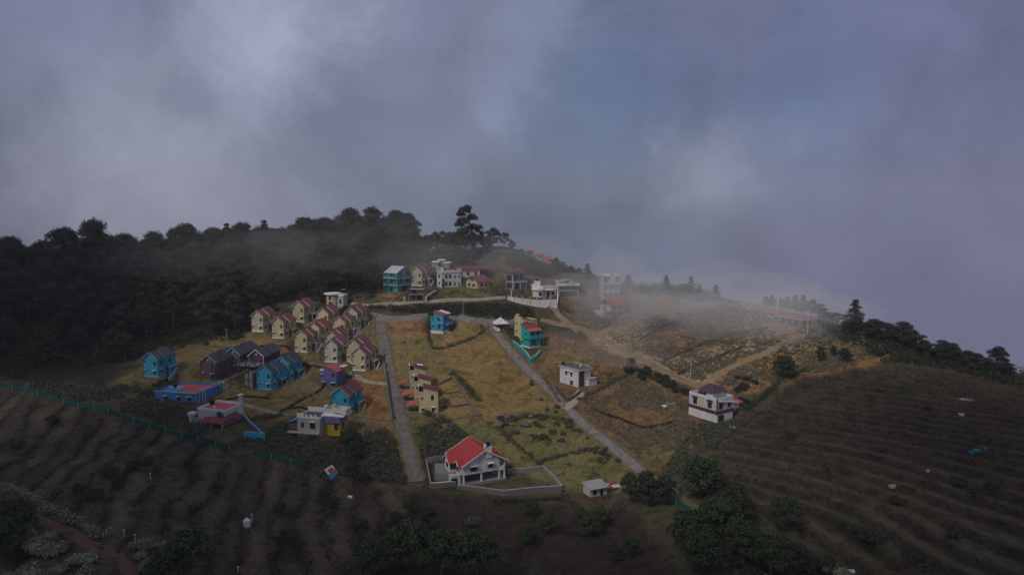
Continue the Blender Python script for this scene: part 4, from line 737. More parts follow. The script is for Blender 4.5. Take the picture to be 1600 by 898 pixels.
MB().box(-.75, 0, 3.6, 9.1, 5.05, 5.2).build('sunshade', 'trim', h); win(h, 'L', 0, 4.4, .2, 1.6, 1.4, sun=.5, mull=2, sm='grey'); MB().box(-.25, -.002, -.1, .25, -1.5, 5.88).build('corner_post', 'trim', h); MB().box(-.1, 0, .3, L_, 2.7, 2.85).build('string_course', 'trim', h); win(h, 'F', -.12, 2, 3.2, 1.2, 1.6); MB().cyl(5.6, 4.5, 6.2, 7.2, .35).build('chimney', 'trim', h)
for y in (2, 4, 6, 8, 10): MB().box(w + .35, w + .62, y, y + .5, 6.15, 7.1).build('parapet_post', 'trim', h)
wtank('h14', .8, L_ - 1.2, 6.2, 'black water tank on the far corner of the white house with the driveway', r=.7, hh=1.5)
wallrun('driveway_wall', [(869, 606), (877, 618), (888, 628)], 1.4, .3, 'darkc', 'dark low yard wall left of the pale driveway', 'wall'); wallrun('driveway_wall', [(888, 628), (900, 620), (908, 613)], 1.2, .3, 'darkc', 'dark low yard wall in front of the white flat roofed house', 'wall')
# white and wine house
h = house('h15', 'white house with wine red band and dark hipped pavilion beside the right field', 'flat_roofed_house'); w, L_ = 8.2, 12
MB().box(0, w, 0, L_, -1.5, 2.6).build('lower_wall', 'white', h); MB().box(-.12, w + .12, -.12, L_ + .12, 2.6, 3.7).build('band', 'magenta', h); MB().box(0, w, 0, L_, 3.7, 7.2).build('wall', 'white', h)
MB().box(.2, w - .2, .2, L_ - .2, 7.2, 7.25).build('roof_deck', 'conc', h); ringbox(0, w, 0, L_, 7.2, 7.9, .2).build('parapet', 'trim', h)
MB().box(1.6, w - .4, 3.0, 9.2, 7.25, 8.8).build('pavilion', 'white', h); v = [(1.0, 2.4, 8.8), (w + .2, 2.4, 8.8), (w + .2, 9.8, 8.8), (1.0, 9.8, 8.8), (4.6, 5.2, 11.0), (4.6, 7.2, 11.0)]; MB().add(v, [(0, 1, 4), (1, 2, 5, 4), (2, 3, 5), (3, 0, 4, 5), (0, 3, 2, 1)]).build('pavilion_roof', 'dpurple', h)
for u in (3.0, 9.3): win(h, 'L', 0, u, 4.3, 1.5, 1.7, fm='magenta', sun=.0); MB().box(-.35, 0, u - 1.3, u + 1.3, 6.35, 6.6).box(-.14, 0, u - .9, u + .9, 6.6, 6.85).build('window_crown', 'magenta', h)
MB().box(-.12, 0, 5.5, 6.9, 3.7, 7.2).build('pilaster', 'creamp', h); MB().box(-.15, .14, -.15, .14, 3.7, 7.9).build('corner_post', 'magenta', h); win(h, 'F', 0, 1.9, 4.3, 1.7, 1.7, fm='magenta'); win(h, 'F', 0, 2.2, .2, 2.6, 1.9, mull=2); win(h, 'F', 0, 6.2, 4.3, 1.0, 1.2)
MB().slab([(.3, -.6, 7.1), (w + 2.5, -.6, 5.4), (w + 2.5, 0, 5.4), (.3, 0, 7.1)], .2).build('stair_canopy', 'trim', h); [MB().box(x, x + .14, -.4, -.26, 3.7, 6.2).build('post', 'trim', h) for x in (4, w - .2)]; MB().box(w, w + 6, 2, 6, -1, 3.6).build('annexe', 'white', h); MB().slab([(w, 1.4, 3.9), (w + 7.5, 1.4, 4.3), (w + 7.5, 6.6, 4.9), (w, 6.6, 4.5)], .2).build('annexe_roof', 'coral', h); win(h, 'F', 2, w + 2.5, .6, 1.2, 1.8)
wtank('h15', .9, 8.0, 7.3, 'left one of the pair of black water tanks on the white and wine red house', r=.65); wtank('h15', .9, 6.3, 7.3, 'right one of the pair of black water tanks on the white and wine red house', r=.65)
h = house('h16', 'low red terraced building with white roof edges on the misty right hilltop', 'flat_roofed_house'); w, L_ = 8.5, 16
MB().box(0, w, 0, L_, -1.5, 2.9).build('wall', 'grey', h); MB().box(-1.4, w + 1.2, -1.4, L_ + .5, 2.9, 3.3).build('roof_slab', 'trim', h); MB().box(-1.1, w + .9, -1.1, L_ + .2, 3.3, 3.35).build('roof_terrace', 'redfl', h); ringbox(-1.2, w + 1, -1.2, L_ + .3, 3.35, 4.1, .2).build('parapet', 'redfl', h); ringbox(-1.25, w + 1.05, -1.25, L_ + .35, 4.1, 4.3, .3).build('coping', 'trim', h)
MB().box(-1.5, w, L_ + 1, L_ + 10, 1.4, 2.9).build('annexe', 'white', h); MB().box(-1.8, w, L_ + .8, L_ + 10.2, 2.9, 3.7).build('annexe_roof', 'redfl', h); [win(h, 'L', 0, u, .2, 1.6, 1.9) for u in (3, 7, 11)]; [win(h, 'F', 0, u, .2, 1.4, 1.9) for u in (2.5, 6)]; MB().slab([(-1.6, L_ + 2, 2.2), (-1.4, L_ + 2, 2.2), (-1.4, L_ - 5, -1.5), (-1.6, L_ - 5, -1.5)], .3).build('stair_rail', 'trim', h)
p = G(1215, 487); o = MB().cyl(0, 0, 0, 5.6, .5).cyl(0, 0, 5.6, 7.2, 1.0).cyl(0, 0, 7.2, 7.5, 1.1).build('water_tower', 'pale'); o.location = p; tag(o, 'pale round water tower rising behind the low red terraced building', 'water tower')
for i, (a_, b_) in enumerate([(681, 416), (690, 413), (699, 417)]):
    h = empty('small_shed', G(a_, b_), -.3, ['left', 'middle', 'right'][i] + ' one of the three small white roofed sheds above the white two storey building', 'shed', 'small sheds above the white building'); MB().box(-1.6, 1.6, -1.3, 1.3, -1, 2.0).build('wall', 'conc', h); MB().slab([(-1.9, -1.6, 2.15), (1.9, -1.6, 2.15), (1.9, 1.6, 2.6), (-1.9, 1.6, 2.6)], .14).build('roof', 'trim', h)
# far red roofs
for i in range(3):
    h = house('far%d' % i, ['uppermost', 'middle', 'lowest'][i] + ' of the three tiny red roofed houses on the far hill edge', 'far_house', 'house', 'tiny red roofed houses on the far hill edge'); MB().box(0, 5.6, 0, 6, -2.5, 2.6).build('wall', 'creamp', h); groof(0, 5.6, 0, 6, 2.6, 1.3, 'x', ov=.5).build('roof', 'red', h); win(h, 'F', 0, 2, .6, 1, 1.2); win(h, 'F', 0, 4.2, .6, 1, 1.2)
# big white house with red roof on stilts
h = house('h17', 'big white house with red gabled roof standing on pillars inside a walled yard', 'villa'); w, L_ = 13.3, 12
ZF, ZE, RS_ = 2.5, 5.5, 3.5
xm = w / 2
mb = MB(); pr_ = [(0, ZF), (w - 1.8, ZF), (w - 1.8, ZE + .7), (xm, ZE + RS_), (0, ZE)]; mb.add([(a, 0, b_) for a, b_ in pr_] + [(a, L_, b_) for a, b_ in pr_], [(0, 1, 2, 3, 4), (9, 8, 7, 6, 5)] + [((i + 1) % 5, i, 5 + i, 5 + (i + 1) % 5) for i in range(5)]); mb.build('wall', 'white', h)
MB().box(w - 1.8, w, 0, .2, ZF, ZF + 1.0).box(w - .25, w, 0, L_, ZF, ZF + 1.0).box(w - .25, w, 0, .25, ZF + 1, ZE).box(w - .25, w, L_ - .25, L_, ZF + 1, ZE).box(w - 1.8, w, 0, L_, ZF - .25, ZF).build('veranda', 'trim', h)
groof(0, w, 0, L_, ZE, RS_, ov=.7, t=.2).build('roof', 'red', h)
sl = RS_ / xm
for y in (-.85, L_ + .7):
    f = MB(); f.slab([(-.75, y, ZE - .75 * sl + .2), (xm, y, ZE + RS_ + .2), (xm, y + .15, ZE + RS_ + .2), (-.75, y + .15, ZE - .75 * sl + .2)], .32); f.slab([(xm, y, ZE + RS_ + .2), (w + .75, y, ZE - .75 * sl + .2), (w + .75, y + .15, ZE - .75 * sl + .2), (xm, y + .15, ZE + RS_ + .2)], .32); f.build('fascia', 'trim', h)
# side gables towards the left
for (y0, y1, xo, zr) in ((.6, 3.0, -.9, 1.2), (4.2, 8.4, -2.5, 1.9), (9.2, 11.4, -.8, 1.2)):
    ym = (y0 + y1) / 2; ze = ZE - .15; xr = (zr + .0) / sl + .2
    q = MB(); q.slab([(xo - .5, y0 - .4, ze), (xr * .1, y0 - .4, ze), (xr, ym, ze + zr), (xo - .5, ym, ze + zr)], .16); q.slab([(xo - .5, ym, ze + zr), (xr, ym, ze + zr), (xr * .1, y1 + .4, ze), (xo - .5, y1 + .4, ze)], .16); q.build('side_gable_roof', 'red', h)
    f = MB(); f.slab([(xo - .62, y0 - .45, ze + .05), (xo - .5, y0 - .45, ze + .05), (xo - .5, ym, ze + zr + .05), (xo - .62, ym, ze + zr + .05)], .25); f.slab([(xo - .62, ym, ze + zr + .05), (xo - .5, ym, ze + zr + .05), (xo - .5, y1 + .45, ze + .05), (xo - .62, y1 + .45, ze + .05)], .25); f.build('side_gable_fascia', 'trim', h)
    wb = MB().box(xo, -.02, y0, y1, ZF, ZE - .3); wb.add([(xo, y0, ZE - .3), (xo, y1, ZE - .3), (xo, ym, ZE - .3 + zr), (-.02, y0, ZE - .3), (-.02, y1, ZE - .3), (-.02, ym, ZE - .3 + zr)], [(0, 2, 1), (3, 4, 5), (0, 3, 5, 2), (1, 2, 5, 4)]); wb.build('side_wall', 'white', h)
    win(h, 'L', xo, ym, ZF + .9, min(1.4, y1 - y0 - .8), 1.3); 
    if xo < -2: win(h, 'F', y0, xo / 2, ZF + .9, 2.2, 1.3, mull=2)
win(h, 'F', 0, 3.3, ZF + .9, 1.9, 1.3, sun=.8, mull=2); win(h, 'F', 0, 8.6, ZF + 1.1, 1.3, 1.2, sun=.8)
for x in (.1, 5.6, w - 2.0, w - .35):
    for y in (.1, 5.6, L_ - .4): MB().box(x, x + .4, y, y + .4, -2.2, ZF).build('pillar', 'trim', h)
MB().box(-.3, w + .3, -.4, L_, -2.2, -.15).build('yard_floor', 'conc', h); MB().box(1.5, w - 3, L_ - 3.5, L_ - .3, -.15, ZF).build('lower_room', 'conc', h); MB().box(-3.2, -.3, 1.2, 4, -1.5, ZF).build('lower_annexe', 'white', h); MB().box(-3.25, -1.4, 1.05, 1.2, -.6, 1.7).build('garage_opening', 'shade', h)
MB().box(xm + .5, xm + 2.2, -.5, 1.6, ZE + 1.2, ZE + RS_ + .9).build('tank_stand', 'white', h)
wtank('h17', xm + 1.3, .4, ZE + RS_ + .9, 'black water tank at the gable of the big red roofed house', r=.7, hh=1.3); wtank('h17', xm + .2, -.2, ZE + RS_ + .9, 'small white water tank beside the black one on the big red roofed house', True, r=.45, hh=.9)
# yard of the villa
p = G(694, 745); o = MB().prism([(-4.0, -2.6), (3.8, -3.4), (5.0, 4.6), (-4.8, 5.6)], -3, 1.7).build('yard_slab', 'conc'); o.location = p + Vector((1.5, 0, .5)); tag(o, 'grey concrete yard slab left of the big red roofed house', 'yard')
wallrun('yard_wall', [(666, 724), (692, 719)], 1.5, .22, 'grey', 'back yard wall left of the big red roofed house', 'wall', top='grey')
wallrun('yard_wall', [(666, 724), (673, 762)], 1.5, .22, 'conc', 'left yard wall of the big red roofed house beside the road end', 'wall', top='grey')
wallrun('yard_wall', [(673, 762), (692, 761), (712, 760)], 1.5, .3, 'stone', 'front yard wall with white coping left of the pillars', 'wall', top='trim')
wallrun('retaining_wall', [(714, 763), (788, 774), (878, 770)], (1.0, 2.2), .5, 'stone', 'stained stone retaining wall with white coping in front of the villa yard', 'wall', below=1.5, top='grey')
wallrun('yard_wall', [(793, 741), (820, 738), (849, 734)], 1.3, .35, 'conc', 'far wall of the empty grass yard right of the villa', 'wall', top='grey'); wallrun('yard_wall', [(849, 734), (864, 748), (878, 765)], 1.3, .35, 'conc', 'right wall of the empty grass yard right of the villa', 'wall', top='grey')
# shed with tin roof at the hedge
h = house('h18', 'small white shed with sloping grey tin roof beside the big dark tree', 'shed', 'shed'); w, L_ = 6.6, 4.6
MB().box(0, w, 0, L_, -1.8, 2.4).build('wall', 'pale', h); MB().slab([(-.5, -.8, 2.55), (w + .4, -.8, 2.55), (w + .4, L_ + .4, 3.3), (-.5, L_ + .4, 3.3)], .12).build('roof', 'grey', h); MB().box(.01, w - .1, .01, L_ - .1, 2.4, 2.58).build('wall_plate', 'darkc', h); win(h, 'F', 0, 1.8, .5, 1.1, 1.3); win(h, 'F', 0, 4.4, -.5, 1.0, 2.2, name='door', mull=0)
MB().box(w, w + 5.5, .6, 3.6, -1.8, 1.2).build('annexe', 'conc', h); MB().slab([(w, .2, 1.4), (w + 5.9, .2, 1.2), (w + 5.9, 4, 1.7), (w, 4, 1.9)], .12).build('annexe_roof', 'maroon', h); MB().slab([(w + 2.6, .1, 1.48), (w + 6.2, .1, 1.36), (w + 6.2, 2, 1.62), (w + 2.6, 2, 1.74)], .08).slab([(w + 1.5, 2.6, 1.86), (w + 3, 2.6, 1.84), (w + 3, 3.2, 1.9), (w + 1.5, 3.2, 1.92)], .06).build('roof_sheet', 'tin', h)
# white tent by the road junction
p = G(782, 513); h = empty('canopy_tent', p, .35, 'white peaked canopy tent at the top of the sloping road', 'tent')
MB().add([(-3, -2.6, 2.5), (3, -2.6, 2.5), (3, 2.6, 2.5), (-3, 2.6, 2.5), (0, 0, 5.0), (-3, -2.6, 2.2), (3, -2.6, 2.2), (3, 2.6, 2.2), (-3, 2.6, 2.2)], [(0, 1, 4), (1, 2, 4), (2, 3, 4), (3, 0, 4), (0, 5, 6, 1), (1, 6, 7, 2), (2, 7, 8, 3), (3, 8, 5, 0)]).build('canopy', 'canvas', h)
[MB().box(x - .07, x + .07, y - .07, y + .07, -.5, 2.3).build('pole', 'steel', h) for x in (-2.8, 2.8) for y in (-2.4, 2.4)]
p = G(774, 514); o = MB().box(-.3, .3, -4, 3, -.5, .9).build('low_wall', 'trim'); o.location = p; o.rotation_euler = (0, 0, .5); tag(o, 'short white wall slanting beside the canopy tent', 'wall')
wallrun('ruined_wall', [(785, 516), (793, 512), (802, 511)], 1.4, .4, 'conc', 'grey broken wall between the canopy tent and the cream house', 'wall'); 
# ridge tent at the lower fence
p = G(512, 746); h = empty('tarp_shelter', p, -.35, 'small ridge shelter of pale tarps with a red patch by the lower fence', 'shelter')
MB().slab([(-2.6, -1.6, .3), (0, -1.6, 3.1), (0, 2.4, 3.1), (-2.6, 2.4, .3)], .08).build('tarp', 'canvas', h); MB().slab([(0, -1.6, 3.1), (2.4, -1.6, .5), (2.4, 2.4, .5), (0, 2.4, 3.1)], .08).build('tarp', 'canvas', h); MB().slab([(.5, -.6, 2.68), (2.0, -.6, 1.06), (2.0, 1.6, 1.06), (.5, 1.6, 2.68)], .06).build('red_tarp', 'clothr', h); MB().slab([(-2.75, -1.7, .45), (-2.1, -1.7, 1.1), (-2.1, 2.4, 1.1), (-2.75, 2.4, .45)], .1).slab([(1.4, -1.7, 1.75), (2.6, -1.7, .5), (2.6, 1, .5), (1.4, 1, 1.75)], .1).build('tarp_patch', 'bluetin', h); MB().add([(-2.3, -.9, 0), (2.1, -.9, 0), (0, -.9, 2.8)], [(0, 1, 2)]).build('end_sheet', 'darkc', h); [MB().cyl(x, -1.5, -.3, 3 if x == 0 else .6, .08, n=6).build('pole', 'wood', h) for x in (-2.3, 0, 2.1)]
# tank and small things in the fields
def thing_at(px, py, mb, name, m, label, cat, rz=0, group=None, dz=0):
    o = mb.build(name, m); o.location = G(px, py) + Vector((0, 0, dz)); o.rotation_euler = (0, 0, rz); return tag(o, label, cat, group)
thing_at(386, 821, MB().cyl(0, 0, -.2, 1.5, .85, n=16).cyl(0, 0, 1.5, 1.85, .85, .3, n=16).cyl(0, 0, 1.85, 2.0, .3).cyl(0, 0, .5, .58, .9, n=16).cyl(0, 0, 1.1, 1.18, .9, n=16), 'water_tank', 'wtank', 'white round water tank standing in the dark terraced field', 'water tank')
for px, py, hgt, lab in ((394, 815, 1.9, 'thin stake right beside the white round water tank'), (372, 893, 1.1, 'short pale stump post at the bottom edge of the field'), (235, 748, 1.6, 'white post standing alone among the dark terrace banks'), (194, 838, 1.6, 'leaning pale post at the end of the pale bushes'), (211, 844, 1.3, 'short pale post right of the leaning post')):
    thing_at(px, py, MB().cyl(0, 0, -.4, hgt, .12, .08, 6).box(-.16, .16, -.16, .16, hgt, hgt + .14), 'field_post', 'trim', lab, 'post')
def tarp(px, py, s, m, lab, rz=0):
    mb = MB(); k = 5; V = [[(s * (i / k - .5) * 2, s * .7 * (j / k - .5) * 2, .25 + .35 * random.random()) for i in range(k + 1)] for j in range(k + 1)]; v = sum(V, []); f = [(j * (k + 1) + i, j * (k + 1) + i + 1, (j + 1) * (k + 1) + i + 1, (j + 1) * (k + 1) + i) for j in range(k) for i in range(k)]
    n_ = len(v); v2 = v + [(x, y, -.2) for x, y, z in v]; f2 = f + [(k * 0 + i + 1, i, n_ + i, n_ + i + 1) for i in range(k)] + [(n_ - 1 - i - 1, n_ - 1 - i, 2 * n_ - 1 - i, 2 * n_ - 2 - i) for i in range(k)] + [(j * (k + 1), (j + 1) * (k + 1), n_ + (j + 1) * (k + 1), n_ + j * (k + 1)) for j in range(k)] + [((j + 1) * (k + 1) + k, j * (k + 1) + k, n_ + j * (k + 1) + k, n_ + (j + 1) * (k + 1) + k) for j in range(k)]
    mb.add(v2, f2); thing_at(px, py, mb, 'tarp', m, lab, 'tarp', rz)
tarp(1507, 624, 2.3, 'grey', 'pale tarp spread over a heap high in the right field', .2); tarp(1502, 648, .7, 'canvas', 'small white cloth heap below the pale tarp in the right field'); tarp(1526, 704, .9, 'clothg', 'green cloth bundle in the right field', .4); tarp(1519, 707, .7, 'clothb', 'blue cloth bundle touching the green one'); tarp(1539, 701, .5, 'clothb', 'small blue cloth scrap right of the green bundle'); tarp(1395, 760, .9, 'grey', 'small grey tarp in the middle of the right field', .3); tarp(547, 777, .6, 'canvas', 'tiny white sheet on the dark soil below the fence'); tarp(1038, 635, .8, 'canvas', 'white sheet on the scrub slope left of the wine banded house'); tarp(1144, 668, .8, 'canvas', 'white scrap below the wine banded house'); tarp(1450, 736, .4, 'canvas', 'small white scrap in the middle right field'); tarp(631, 535, .9, 'darkc', 'dark low heap on the dry grass left of the hedge'); tarp(1330, 893, .6, 'canvas', 'small pale scrap at the bottom of the right field')
p = G(1049, 632); h = MB().box(-2, 1.5, -1, 1, -.3, .5).cyl(-1, .2, .5, 1.1, .5, .2, 7).cyl(.8, -.3, .4, 1.2, .7, .2, 7).build('rubble_heap', 'stone'); h.location = p; tag(h, 'grey rubble heap on the scrub slope', 'rubble')
# stone plot walls by the three houses
wallrun('plot_wall', [(707, 590), (716, 604), (727, 620), (740, 638), (752, 650)], .9, .5, 'stone', 'grey stone plot wall running down right of the three stepped houses', 'wall')
wallrun('plot_wall', [(683, 604), (695, 597), (706, 591)], .7, .4, 'darkc', 'upper cross wall between the stepped houses and the stone plot wall', 'wall'); wallrun('plot_wall', [(688, 616), (700, 615.5), (716, 613)], .6, .35, 'darkc', 'middle cross wall of the small plots', 'wall'); wallrun('plot_wall', [(690, 637), (710, 636), (736, 632)], .6, .35, 'darkc', 'lower cross wall of the small plots', 'wall'); wallrun('plot_wall', [(712, 655), (735, 652), (752, 649)], .7, .4, 'stone', 'lowest cross wall of the small plots with bushes', 'wall')
wallrun('roadside_wall', [(597, 545), (603, 585), (607, 620), (613, 655)], .6, .3, 'stone', 'low stone kerb wall along the left side of the concrete road', 'wall'); wallrun('roadside_wall', [(560, 652), (588, 656), (613, 658)], .6, .3, 'stone', 'low stone wall along the bottom of the orange plot', 'wall')
wallrun('blue_wall', [(376, 648), (388, 660), (400, 671), (414, 684)], 1.0, .3, 'bluew', 'long bright blue garden wall right of the white terrace building', 'wall', top='bluep'); wallrun('blue_wall', [(381, 684), (398, 686), (414, 687)], 2.2, .35, 'blue', 'front bright blue garden wall below the grass yard', 'wall', top='bluep')
# the bank's retaining terrace walls behind the junction
wallrun('stone_bank', [(1010, 548), (1050, 527), (1090, 513), (1140, 503)], .5, .35, 'stone', 'low dark stone line crossing the scrub slope', 'wall')
# poles
def pole(px, py, hgt, lab, m='wood', arm=True, r=.13):
    h = empty('utility_pole', G(px, py), random.uniform(-.3, .3), lab, 'utility pole', 'utility poles'); MB().cyl(0, 0, -.6, hgt, r, r * .75, 8).build('pole', m, h)
    if arm: MB().box(-.9, .9, -.06, .06, hgt - .5, hgt - .38).build('crossarm', 'steel', h); [MB().cyl(x, 0, hgt - .38, hgt - .12, .06, n=6).build('insulator', 'trim', h) for x in (-.8, 0, .8)]
    return h
pole(723.5, 498, 8.4, 'pale utility pole with bracket right of the sky blue house', 'pale'); pole(762.5, 523, 6.0, 'utility pole at the top left of the sloping road'); pole(800, 567, 8, 'utility pole on the left verge below the teal house'); pole(881.5, 648, 10, 'utility pole beside the foot of the pale driveway'); pole(1079, 592, 8.5, 'utility pole at the lower dirt track junction', 'pale'); pole(1261.5, 524, 8.2, 'white mast in front of the low red terraced building', 'trim', False, .2)
pole(355, 537, 6.5, 'pale pole at the wood edge above the slate roofs', 'pale'); pole(981, 573, 4, 'short pole beside the dirt road', 'wood', False); pole(1027, 748, 7, 'utility pole above the big dark tree at the road end'); pole(586, 524, 5, 'pole beside the rightmost back row cottage'); pole(611, 474, 5, 'pole by the left end of the upper path', 'pale'); pole(636, 556, 4, 'thin short pole in the dry grass above the stepped houses', 'wood', False, .08); pole(828, 692, 3.4, 'thin short pole in the lower green plot', 'wood', False, .08); pole(160, 562, 5, 'thin pole at the scrub below the dark wood', 'wood', False, .1); pole(649, 487, 4.0, 'short pole on the dark bank', 'wood', False, .1)
def wires(lst, lab):
    P_ = [G(a, b_) + Vector((0, 0, c)) for a, b_, c in lst]; o0 = P_[0]; mb = MB()
    for a, b_ in zip(P_[:-1], P_[1:]):
        for off in (-.7, .7):
            q0 = None
            for i in range(13):
                t = i / 12; q = a.lerp(b_, t) - o0; q = q + Vector((off, 0, -4 * t * (1 - t) * (b_ - a).length * .03))
                if q0 is not None: mb.tube(q0, q, .022, 3)
                q0 = q
    o = mb.build('overhead_wires', 'pipe'); o.location = o0; tag(o, lab, 'wires')
wires([(723.5, 498, 8.2), (762.5, 523, 5.8), (800, 567, 7.8), (881.5, 648, 9.8), (1027, 748, 6.8)], 'overhead wires following the sloping road from pole to pole')
wires([(611, 474, 4.8), (723.5, 498, 8.2)], 'overhead wires crossing above the dark bank')
# green net fence
def netfence(pix, hgt, label):
    c = polyline(pix, 3.0); z = height(c[:, 0], c[:, 1]); h = empty('net_fence', (c[0, 0], c[0, 1], z[0]), 0, label, 'fence', 'green net fences'); o3 = np.array([c[0, 0], c[0, 1], z[0]])
    mb = MB(); n_ = len(c); lean = rng.uniform(-.15, .15, n_)
    for i in range(n_): 
        a = np.array([c[i, 0], c[i, 1], z[i]]) - o3; tz = hgt * (1 + rng.uniform(-.08, .08)); mb.v += [tuple(a + (0, 0, .15)), tuple(a + (lean[i] * .4, lean[i], tz)), tuple(a + (lean[i] * .4 + .05, lean[i] + .06, tz)), tuple(a + (.05, .06, .15))]
    for i in range(n_ - 1):
        for j in range(4): mb.f.append((i * 4 + j, i * 4 + (j + 1) % 4, i * 4 + 4 + (j + 1) % 4, i * 4 + 4 + j))
    mb.build('net', 'net', h)
    for i in range(0, n_, 2): q = np.array([c[i, 0], c[i, 1], z[i]]) - o3; MB().cyl(q[0] - .12, q[1] - .14, q[2] - .8, q[2] + hgt + .15, .075, n=5).build('post', 'pale', h)
netfence([(-60, 597), (0, 604), (50, 614), (110, 632), (160, 645), (210, 661), (260, 676), (310, 689), (360, 703)], 1.7, 'long green net fence along the top of the dark terraced field')
netfence([(395, 708), (425, 716), (455, 724), (482, 731)], 1.6, 'short green net fence left of the small tarp shelter'); netfence([(1056, 786), (1070, 796), (1082, 803)], 1.6, 'green net scrap by the path behind the orchard trees')
def pfence(pix, label, hgt=1.3, stepm=3.2):
    c = polyline(pix, stepm); z = height(c[:, 0], c[:, 1]); h = empty('wire_fence', (c[0, 0], c[0, 1], z[0]), 0, label, 'fence', 'post and wire fences'); o3 = np.array([c[0, 0], c[0, 1], z[0]]); w_ = MB()
    for i in range(len(c)):
        q = np.array([c[i, 0], c[i, 1], z[i]]) - o3; MB().cyl(q[0], q[1], q[2] - .5, q[2] + hgt, .085, n=5).build('post', 'wood', h)
        if i: [w_.tube(tuple(q0 + (0, 0, a)), tuple(q + (0, 0, a)), .015, 3) for a in (hgt * .5, hgt * .9)]
        q0 = q
    w_.build('wire', 'steel', h)
pfence([(530, 742), (560, 744), (592, 748), (625, 755), (660, 765)], 'post and wire fence along the top of the dark soil field'); pfence([(1066, 736), (1090, 708), (1120, 682), (1160, 664), (1190, 640), (1225, 612)], 'post and wire fence with creepers up the left edge of the right field'); pfence([(1255, 575), (1290, 573), (1330, 568), (1370, 568), (1410, 570)], 'post and wire fence along the crest of the right field'); pfence([(896, 785), (925, 800), (960, 812)], 'short post fence below the small white shed', 1.1, 2)

HAZE = True
# ------------------------------------------------------------------ foliage
def quads(C_, Nn, size, asp=.75):
    """leaf-clump faces: centres, normals, sizes"""
    n_ = len(C_); a = np.cross(Nn, rng.normal(size=(n_, 3))); a /= np.linalg.norm(a, axis=1)[:, None] + 1e-9; b = np.cross(Nn, a)
    s = (size * rng.uniform(.6, 1.3, n_))[:, None] / 2; V = np.stack([C_ - a * s - b * s * asp, C_ + a * s - b * s * asp * .7, C_ + a * s * .8 + b * s * asp, C_ - a * s * .7 + b * s * asp], 1)
    V += rng.normal(size=V.shape) * size * .08
    return V.reshape(-1, 3), np.arange(n_ * 4).reshape(-1, 4)
def lobe(c, r, n_, flat=.8, up=.35):
    d = rng.normal(size=(n_, 3)); d /= np.linalg.norm(d, axis=1)[:, None]; d[:, 2] = np.where(d[:, 2] < -.25, -d[:, 2] * .6, d[:, 2])
    rad = r * (rng.uniform(.62, 1.08, n_) + .22 * np.sin(d[:, 0] * 5 + r * 9) * np.cos(d[:, 1] * 6 + c[2]))[:, None]; P_ = np.array(c) + d * rad * np.array([1, 1, flat]); nn = d + rng.normal(size=(n_, 3)) * .55 + np.array([0, 0, up]); nn /= np.linalg.norm(nn, axis=1)[:, None]; return P_, nn
def crown_mesh(kind, m, H, R, size, dens, seed):
    global rng
    rng = np.random.default_rng(seed); rs = random.Random(seed); Ps = []; Ns = []; limbs = []
    if kind == 'euca':      # flat topped clumps on high limbs
        k = rs.randint(12, 15)
        for i in range(k):
            t = i / (k - 1); a = i * 2.4 + rs.uniform(-.4, .4); zz = H * (.30 + .64 * t); rr = R * (1.0 - .75 * t ** 2) * rs.uniform(.55, 1.0); c = (rr * math.cos(a), rr * math.sin(a), zz); lr = R * rs.uniform(.38, .60); limbs.append((c, H * (.25 + .5 * t)))
            p_, n_ = lobe(c, lr, int(dens * lr * lr), .78); Ps.append(p_); Ns.append(n_)
        p_, n_ = lobe((0, 0, H * .93), R * .48, int(dens * R * R * .23), .85); Ps.append(p_); Ns.append(n_)
    elif kind == 'round':
        k = rs.randint(9, 13)
        for i in range(k):
            t = i / (k - 1); a = i * 2.4; zz = H * (.34 + .52 * t); rr = R * math.sin(math.pi * (.28 + .62 * t)) * rs.uniform(.5, .85); c = (rr * math.cos(a), rr * math.sin(a), zz); lr = R * rs.uniform(.38, .55); limbs.append((c, H * .3))
            p_, n_ = lobe(c, lr, int(dens * lr * lr), .8); Ps.append(p_); Ns.append(n_)
    elif kind == 'cone':
        k = 12
        for i in range(k):
            t = i / (k - 1); a = i * 2.4; zz = H * (.22 + .74 * t); rr = R * (1 - t) ** .8 * .6 * rs.uniform(.6, 1); c = (rr * math.cos(a), rr * math.sin(a), zz); lr = R * (.58 - .36 * t); limbs.append((c, zz * .8)); p_, n_ = lobe(c, lr, int(dens * lr * lr * 1.3), .9); Ps.append(p_); Ns.append(n_)
    elif kind == 'pollard':  # tall tree of separate tufts
        k = 11
        for i in range(k):
            t = i / (k - 1); a = i * 2.1; zz = H * (.30 + .64 * t); rr = R * (.95 - .45 * t) * rs.uniform(.5, 1.0) if i < k - 2 else R * .25; c = (rr * math.cos(a), rr * math.sin(a), zz); lr = R * rs.uniform(.26, .44); limbs.append((c, zz * .75)); p_, n_ = lobe(c, lr, int(dens * lr * lr * 1.4), .85); Ps.append(p_); Ns.append(n_)
    else:                    # shrub
        k = rs.randint(4, 7)
        for i in range(k):
            a = rs.uniform(0, 6.3); rr = R * rs.uniform(.1, .6); lr = R * rs.uniform(.4, .62); c = (rr * math.cos(a), rr * math.sin(a), H * rs.uniform(.25, .5)); p_, n_ = lobe(c, lr, int(dens * lr * lr), .75 * H / R if H < R else .9); Ps.append(p_); Ns.append(n_); limbs.append((c, 0))
    V, Fq = quads(np.vstack(Ps), np.vstack(Ns), size); me = npmesh('crown', V, Fq, m); return me, limbs
